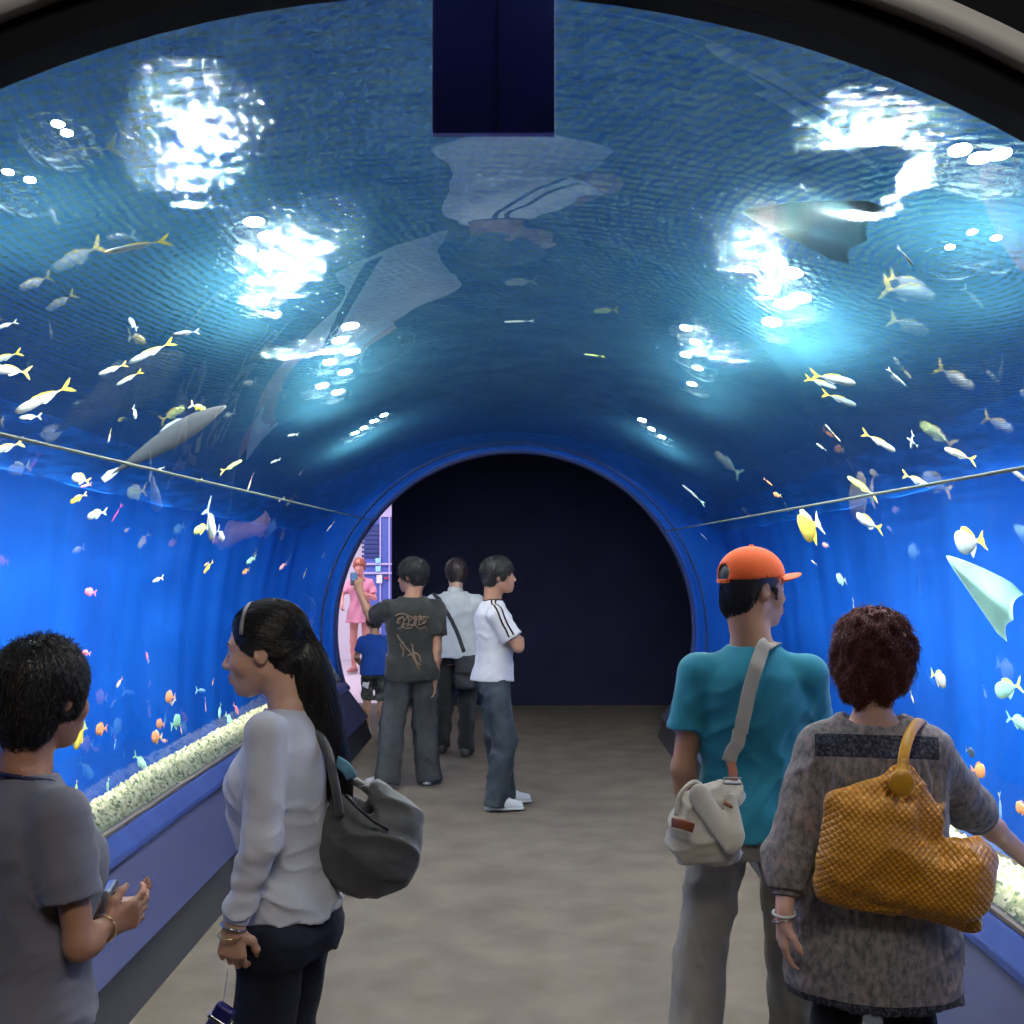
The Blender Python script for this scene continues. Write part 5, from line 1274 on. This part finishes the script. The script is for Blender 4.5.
G1, G2, G3 = 'yellow-tailed schooling fish', 'small reef fish along the left window', 'small reef fish along the right window'
LST = [
 ('slim','white','white', -6,329, 19,321, .9, 'white fish cut by the picture edge, uppermost of the left shoal', G1),
 ('slim','silver','yellow', -14,364, 24,351, .9, 'yellow-tailed silver fish at the left edge, tail above its twin', G1),
 ('slim','white','yellow', -12,368, 33,373, .8, 'pale fish with yellow tail at the left edge, just under its twin', G1),
 ('slim','white','yellow', 12,414, 76,383, .8, 'large silver fish with yellow forked tail above the left seam', G1),
 ('slim','white','silver', 18,418, 43,416, .95, 'small pale fish tucked under the large silver yellow-tailed fish', G1),
 ('slim','silver','yellow', -14,455, 26,441, .8, 'yellow-tailed fish at the left edge on the window seam', G1),
 ('slim','white','yellow', 97,375, 129,363, .9, 'silver fish nose to tail behind a longer yellow-backed fish', G1),
 ('slim','silver','yellow', 127,364, 177,340, .95, 'long silver fish with yellow back, upper one of a leaning trio', G1),
 ('slim','white','yellow', 115,386, 144,370, .8, 'small slanting silver fish, lowest of the leaning trio', G1),
 ('long','grey','yellow', 100,254, 174,239, .7, 'long dark grey fish high on the left under the lamp glitter', G1),
 ('slim','dark','grey', 171,335, 201,331, .9, 'dark slim fish above the long yellow-backed fish', G1),
 ('oval','silver','grey', 128,318, 138,330, 1.0, 'small grey fish alone between the shoal and the lamp glitter', G1),
 ('oval','silver','white', 136,419, 133,406, 1.0, 'small upright silver fish right of the large yellow-tailed fish', G1),
 ('oval','cream','yellow', 108,443, 111,429, .9, 'little upright yellowish fish just above the left seam', G1),
 ('slim','yellow','cream', 206,410, 189,404, .8, 'thin yellow fish on the back of the big grey guitarfish', G1),
 ('slim','lime','yellow', 243,460, 219,473, .8, 'lime yellow slanting fish crossing above the left seam', G1),
 ('oval','white','yellow', 71,476, 91,482, .9, 'white fish with yellow tail just below the left seam', G2),
 ('slim','pink','pink', 80,487, 92,484, 1.1, 'small pink fish touching the white fish below the left seam', G2),
 ('oval','yellow','cream', 69,503, 88,493, .9, 'stout yellow fish below the left seam', G2),
 ('oval','silver','lime', 86,517, 108,511, .8, 'silver green fish under the stout yellow fish', G2),
 ('long','magenta','magenta', 111,523, 123,503, .9, 'slim magenta fish slanting upright near the silver green fish', G2),
 ('oval','lime','yellow', 193,531, 211,527, .8, 'lime fish low under the big grey guitarfish', G2),
 ('slim','white','silver', 214,540, 206,503, .7, 'white upright fish, tallest below the guitarfish', G2),
 ('slim','white','silver', 224,541, 217,528, .8, 'small white fish beside the tall upright one', G2),
 ('oval','pink','pink', 84,591, 97,593, .9, 'hot pink fish halfway up the left window', G2),
 ('slim','white','cream', 152,582, 164,577, .9, 'white fish alone in the middle of the left window', G2),
 ('oval','yellow','yellow', 203,574, 214,560, .8, 'bright yellow slanting fish above the ponytail woman\'s forehead', G2),
 ('oval','pink','rose', 82,652, 91,654, 1.0, 'pink fish just right of the spiky black hair', G2),
 ('oval','rose','pink', 85,685, 91,683, 1.1, 'dull rose fish low beside the spiky black hair', G2),
 ('oval','pink','white', 146,652, 149,663, .8, 'red and white upright fish between the two women', G2),
 ('oval','cream','orange', 116,688, 123,677, .8, 'cream orange slanting fish between the two women', G2),
 ('disc','orange','rose', 165,697, 176,697, .8, 'orange disc fish, topmost of the cluster before the ponytail woman', G2),
 ('slim','white','cream', 171,706, 176,698, .7, 'tiny white fish under the topmost orange disc fish', G2),
 ('disc','green','aqua', 181,718, 170,727, .7, 'green disc fish in the cluster before the ponytail woman', G2),
 ('disc','orange','rose', 156,723, 165,725, .9, 'dull orange disc fish left of the green disc fish', G2),
 ('disc','orange','cream', 151,737, 163,737, .8, 'pale orange disc fish, lowest of the cluster above the gravel', G2),
 ('oval','rose','rose', 162,741, 168,741, .8, 'little rose fish touching the pale orange disc fish', G2),
 ('slim','rose','rose', 182,735, 180,724, .8, 'thin rose fish right of the green disc fish', G2),
 ('disc','yellow','lime', 73,749, 87,723, .6, 'large yellow fish standing upright beside the spiky haired woman\'s chin', G2),
 ('disc','orange','orange', 95,730, 108,728, .8, 'orange disc fish right of the large yellow fish', G2),
 ('slim','blue','aqua', 114,750, 116,739, .9, 'small blue upright fish right of the orange disc fish', G2),
 ('oval','aqua','green', 147,769, 133,753, .6, 'blue green fish diving just above the left gravel', G2),
 ('disc','green','aqua', 107,792, 109,777, .7, 'green upright fish close above the nearest left gravel', G2),
 ('disc','lime','yellow', 76,795, 77,779, .6, 'lime fish at the shoulder of the spiky haired woman', G2),
 ('disc','green','green', 196,746, 195,737, .9, 'small green fish at the gravel edge left of the pale sweater', G2),
 ('slim','rose','rose', 206,713, 205,696, .7, 'thin upright rose fish near the ponytail woman\'s collar', G2),
 ('disc','aqua','green', 219,719, 221,702, .7, 'pale aqua disc fish near the ponytail woman\'s chin', G2),
 ('disc','aqua','aqua', 232,724, 225,713, .6, 'smaller aqua fish just right of the pale aqua disc fish', G2),
 ('oval','pink','rose', 239,714, 233,703, .7, 'pink fish just under the ponytail woman\'s chin', G2),
 ('oval','orange','rose', 212,686, 214,678, .8, 'tiny orange fish by the ponytail woman\'s mouth', G2),
 ('long','blue','aqua', 206,691, 195,690, .9, 'tiny blue fish left of the ponytail woman\'s mouth', G2),
 ('oval','green','green', 246,563, 256,557, 1.0, 'green fish above the hair band of the ponytail woman', G2),
 ('oval','orange','yellow', 242,573, 250,569, 1.0, 'small orange fish under the green fish above the hair band', G2),
 ('oval','rose','rose', 279,569, 287,563, 1.0, 'rose fish above the crown of the ponytail woman', G2),
 ('oval','yellow','lime', 303,579, 307,567, .8, 'yellow upright fish toward the far end of the left window', G2),
 ('oval','green','aqua', 328,579, 331,568, .7, 'green fish nearest the far arch on the left', G2),
 ('oval','yellow','yellow', 322,559, 326,548, .7, 'yellow fish above the green one near the far arch', G2),
 ('slim','white','silver', 326,532, 335,521, .7, 'white slanting fish, uppermost beside the far arch on the left', G2),
 ('slim','white','silver', 287,436, 299,434, .7, 'tiny white fish high over the left seam toward the far arch', G1),
 ('slim','silver','white', 270,463, 281,459, .7, 'silver fish above the far half of the left seam', G1),
 ('oval','cream','rose', 247,492, 253,474, .7, 'cream fish with rose tail on the far half of the left seam', G1),
 ('slim','rose','white', 299,476, 304,468, .7, 'tiny rose fish above the left seam beside the far arch', G1),
 ('slim','white','cream', 278,502, 285,497, .7, 'white fish just under the far end of the left seam', G1),
 # right hand window
 ('slim','dark','grey', 914,267, 896,245, .8, 'dark slim fish high on the right over the glitter', G1),
 ('slim','grey','yellow', 858,384, 808,374, .9, 'long grey fish with yellow tail, top of the right upper trio', G1),
 ('slim','grey','yellow', 838,389, 803,377, 1.1, 'grey fish half hidden behind the top one of the right upper trio', G1),
 ('slim','grey','yellow', 858,406, 820,392, .8, 'grey yellow-tailed fish, lowest of the right upper trio', G1),
 ('long','silver','white', 907,387, 886,367, .8, 'thin silver fish slanting down, right of the upper trio', G1),
 ('oval','white','silver', 825,424, 833,433, .8, 'small white fish, upper of the pair under the trio', G1),
 ('slim','cream','yellow', 841,442, 832,432, .8, 'cream fish touching the small white one under the trio', G1),
 ('oval','white','dark', 816,443, 827,451, .9, 'white and dark fish, lower of the pair under the trio', G1),
 ('slim','white','yellow', 897,452, 860,431, .8, 'silver fish with yellow tail slanting down above the right seam', G1),
 ('slim','silver','silver', 906,437, 919,447, .8, 'silver fish with spread fins above the right seam', G1),
 ('slim','silver','white', 911,449, 913,432, .9, 'upright silver fish crossing the one with spread fins', G1),
 ('slim','white','yellow', 943,448, 978,462, .7, 'white fish with bright yellow tail just above the right seam', G1),
 ('slim','lime','yellow', 846,476, 880,499, .8, 'pale yellow-backed fish crossing the right seam', G1),
 ('slim','silver','yellow', 931,487, 901,473, .8, 'silver yellow-tailed fish resting on the right seam', G1),
 ('slim','white','silver', 1010,469, 1036,488, .7, 'white fish cut by the picture edge at the right seam', G1),
 ('oval','silver','yellow', 855,515, 884,531, .7, 'silver fish with yellow tail below the right seam', G3),
 ('disc','silver','yellow', 954,543, 987,540, .7, 'round silver fish with yellow tail above the pale ray', G3),
 ('disc','yellow','cream', 799,530, 822,522, .6, 'yellow butterfly-shaped fish above the orange cap', G3),
 ('oval','cream','white', 803,513, 812,518, .8, 'cream fish just above the yellow butterfly-shaped fish', G3),
 ('slim','orange','orange', 773,486, 763,478, .8, 'orange fish, highest of the three over the orange cap', G1),
 ('oval','orange','yellow', 773,494, 782,496, .8, 'orange yellow fish, middle of the three over the orange cap', G1),
 ('slim','silver','cream', 789,513, 784,502, .8, 'pale fish, lowest of the three over the orange cap', G1),
 ('slim','silver','aqua', 681,484, 706,506, .6, 'pale blue silver fish beside the far arch on the right', G1),
 ('slim','silver','white', 700,533, 707,540, .7, 'small silver fish low beside the far arch on the right', G3),
 ('oval','rose','white', 822,545, 829,545, .8, 'tiny rose fish right of the yellow butterfly-shaped fish', G3),
 ('disc','aqua','silver', 836,578, 847,581, .8, 'round aqua fish between the cap and the auburn hair', G3),
 ('slim','white','cream', 854,614, 853,598, .7, 'white upright fish above the auburn hair', G3),
 ('slim','cream','white', 811,560, 817,565, .9, 'tiny cream fish right of the cap brim', G3),
 ('disc','white','lime', 947,684, 930,672, .6, 'white and lime fish right of the auburn hair', G3),
 ('oval','aqua','lime', 994,692, 1024,684, .6, 'aqua fish at the right edge under the pale ray', G3),
 ('oval','aqua','aqua', 1030,727, 1005,716, .6, 'aqua fish at the right edge level with the tunic shoulder', G3),
 ('disc','orange','orange', 986,771, 970,770, .5, 'orange disc fish over the shoulder of the patterned tunic', G3),
 ('disc','dark','grey', 975,755, 965,749, .7, 'dark disc fish beside the orange one over the tunic shoulder', G3),
 ('disc','orange','rose', 1015,806, 1030,811, .5, 'orange fish at the right edge above the outstretched arm', G3),
 ('slim','cream','yellow', 914,704, 910,690, .7, 'cream and yellow upright fish beside the auburn woman\'s cheek', G3),
 ('slim','blue','white', 1001,822, 999,790, .6, 'pale blue upright coral-like cone above the outstretched arm, shaped as a fish', G3),  # coral-like cone, given the fish mesh as its shape
 ('slim','blue','blue', 846,688, 838,676, 1.0, 'faint blue fish left of the auburn hair', G3),
 ('slim','white','silver', 503,322, 536,321, .6, 'small white fish alone in the middle of the crown', G1),
 ('slim','lime','yellow', 583,354, 606,357, .6, 'small lime fish on the crown above the dark end wall', G1),
 ('oval','yellow','cream', 204,566, 209,562, 1.0, 'tiny yellow fish tucked beside the bright yellow slanting fish', G2),
 ('slim','silver','silver', 157,470, 165,467, 1.0, 'tiny silver fish under the guitarfish at the left seam', G1),
 ('oval','yellow','lime', 196,482, 203,478, 1.0, 'tiny yellow fish just below the guitarfish tail', G2),
]
for f_ in LST: fish(*f_[:8], f_[8], f_[9])

def ray_mesh(nose, tipa, tipb, t, name, label, m, tail_px=None, bulge=.05):
    """kite shaped ray from three places in the water: nose and two wing tips"""
    N_, A_, B_ = wpos(*nose, t), wpos(*tipa, t), wpos(*tipb, t); C_ = (A_+B_)/2; L = (N_-C_).length
    U = (A_-B_)/2; Fv = (N_-C_); Nn = U.cross(Fv).normalized()
    if Nn.z < 0: Nn = -Nn
    nu, nv = 40, 16; V = []; Fq = []
    def chord(s):                                # leading and trailing edge at span s in -1..1
        a = abs(s); lead = 1-.92*a**1.35; trail = -.10+.30*math.sin(PI*a)*.4-.06*a*3*(1-a)
        if a > .985: trail = lead-.02
        return lead, min(trail, lead-.01)
    for lay in (1, -1):
        for i in range(nu+1):
            s = -1+2*i/nu; le, tr = chord(s)
            for j in range(nv+1):
                v = j/nv; y = le+(tr-le)*v
                th = .10*L*(math.exp(-(s/.28)**2)*.9+.12*(1-abs(s)))*math.sin(PI*min(1, max(0, v))**.8)**.8
                wave = .06*L*math.sin(2.2*abs(s))*abs(s)
                V.append(tuple(C_+U*s+Fv*y+Nn*(lay*th*.6+wave)))
    n1 = (nu+1)*(nv+1)
    for i in range(nu):
        for j in range(nv):
            a = i*(nv+1)+j; Fq += [(a, a+1, a+nv+2, a+nv+1), (n1+a+nv+1, n1+a+nv+2, n1+a+1, n1+a)]
    for i in range(nu): Fq += [(i*(nv+1), (i+1)*(nv+1), n1+(i+1)*(nv+1), n1+i*(nv+1)), (i*(nv+1)+nv, n1+i*(nv+1)+nv, n1+(i+1)*(nv+1)+nv, (i+1)*(nv+1)+nv)]
    b = MB(); b.add(V, Fq); o = b.build(name, m, None, True); tag(o, label, 'ray')
    return o
M_RAYD = glossy('ray_slate', (.03, .07, .09, 1), .8, .3, 6); M_RAYD.node_tree.nodes['Principled BSDF'].inputs['Specular IOR Level'].default_value = .1; M_RAYP = glossy('ray_pale', (.40, .80, .68, 1), .6, .15, 6)
ray_mesh((741, 211), (875, 206), (838, 264), .32, 'stingray', 'dark slate ray gliding overhead on the right side of the crown', M_RAYD)
ray_mesh((946, 556), (1015, 588), (999, 638), .6, 'stingray', 'pale green ray tilted upward behind the right window', M_RAYP)
# guitarfish
a_, b_ = wpos(226, 406, .6), wpos(109, 476, .6); L = (a_-b_).length
X = (a_-b_).normalized(); Z = Vector((0, 0, 1)); Z = (Z-X*Z.dot(X)).normalized(); Y = Z.cross(X)
V = []; Fq = []; N, K = 26, 16
for i in range(N):
    t = i/(N-1); x = .5-t; h = .135*math.sin(PI*t**.75)**1.25+.012*(1-t)+.004; w = .055*math.sin(PI*t**.8)+.004
    for k in range(K): c = 2*PI*k/K; V.append(((a_+b_)/2+(X*x+Y*w*math.cos(c)+Z*(h*math.sin(c)*(.85 if math.sin(c) > 0 else 1)))*L))
for i in range(N-1):
    for k in range(K): a = i*K+k; b = i*K+(k+1) % K; Fq.append((a, b, b+K, a+K))
Fq += [tuple(range(K))[::-1], tuple((N-1)*K+k for k in range(K))]
b = MB(); b.add(V, Fq); o = b.build('guitarfish', glossy('guitarfish_grey', (.022, .032, .038, 1), .9, .2, 5), None, True); tag(o, 'large grey guitarfish slanting across the left seam, biggest fish on the left', 'fish')
def finp(name, pts, m):
    b = MB(); Q = [(a_+b_)/2+(X*p+Z*q_+Y*.0)*L for p, q_ in pts]; n = len(Q); b.add([tuple(q_-Y*.006*L) for q_ in Q]+[tuple(q_+Y*.006*L) for q_ in Q], [tuple(range(n)), tuple(range(2*n-1, n-1, -1))]+[(i, n+i, n+(i+1) % n, (i+1) % n) for i in range(n)]); b.build(name, m, o)
finp('dorsal_fin', [(.16, .10), (.10, .15), (.0, .15), (-.06, .115), (.05, .10)], FM['grey'])
finp('tail_fin', [(-.40, .012), (-.50, .05), (-.56, .03), (-.545, -.03), (-.49, -.035), (-.40, -.012)], FM['silver'])
print('FISH', NF[0])
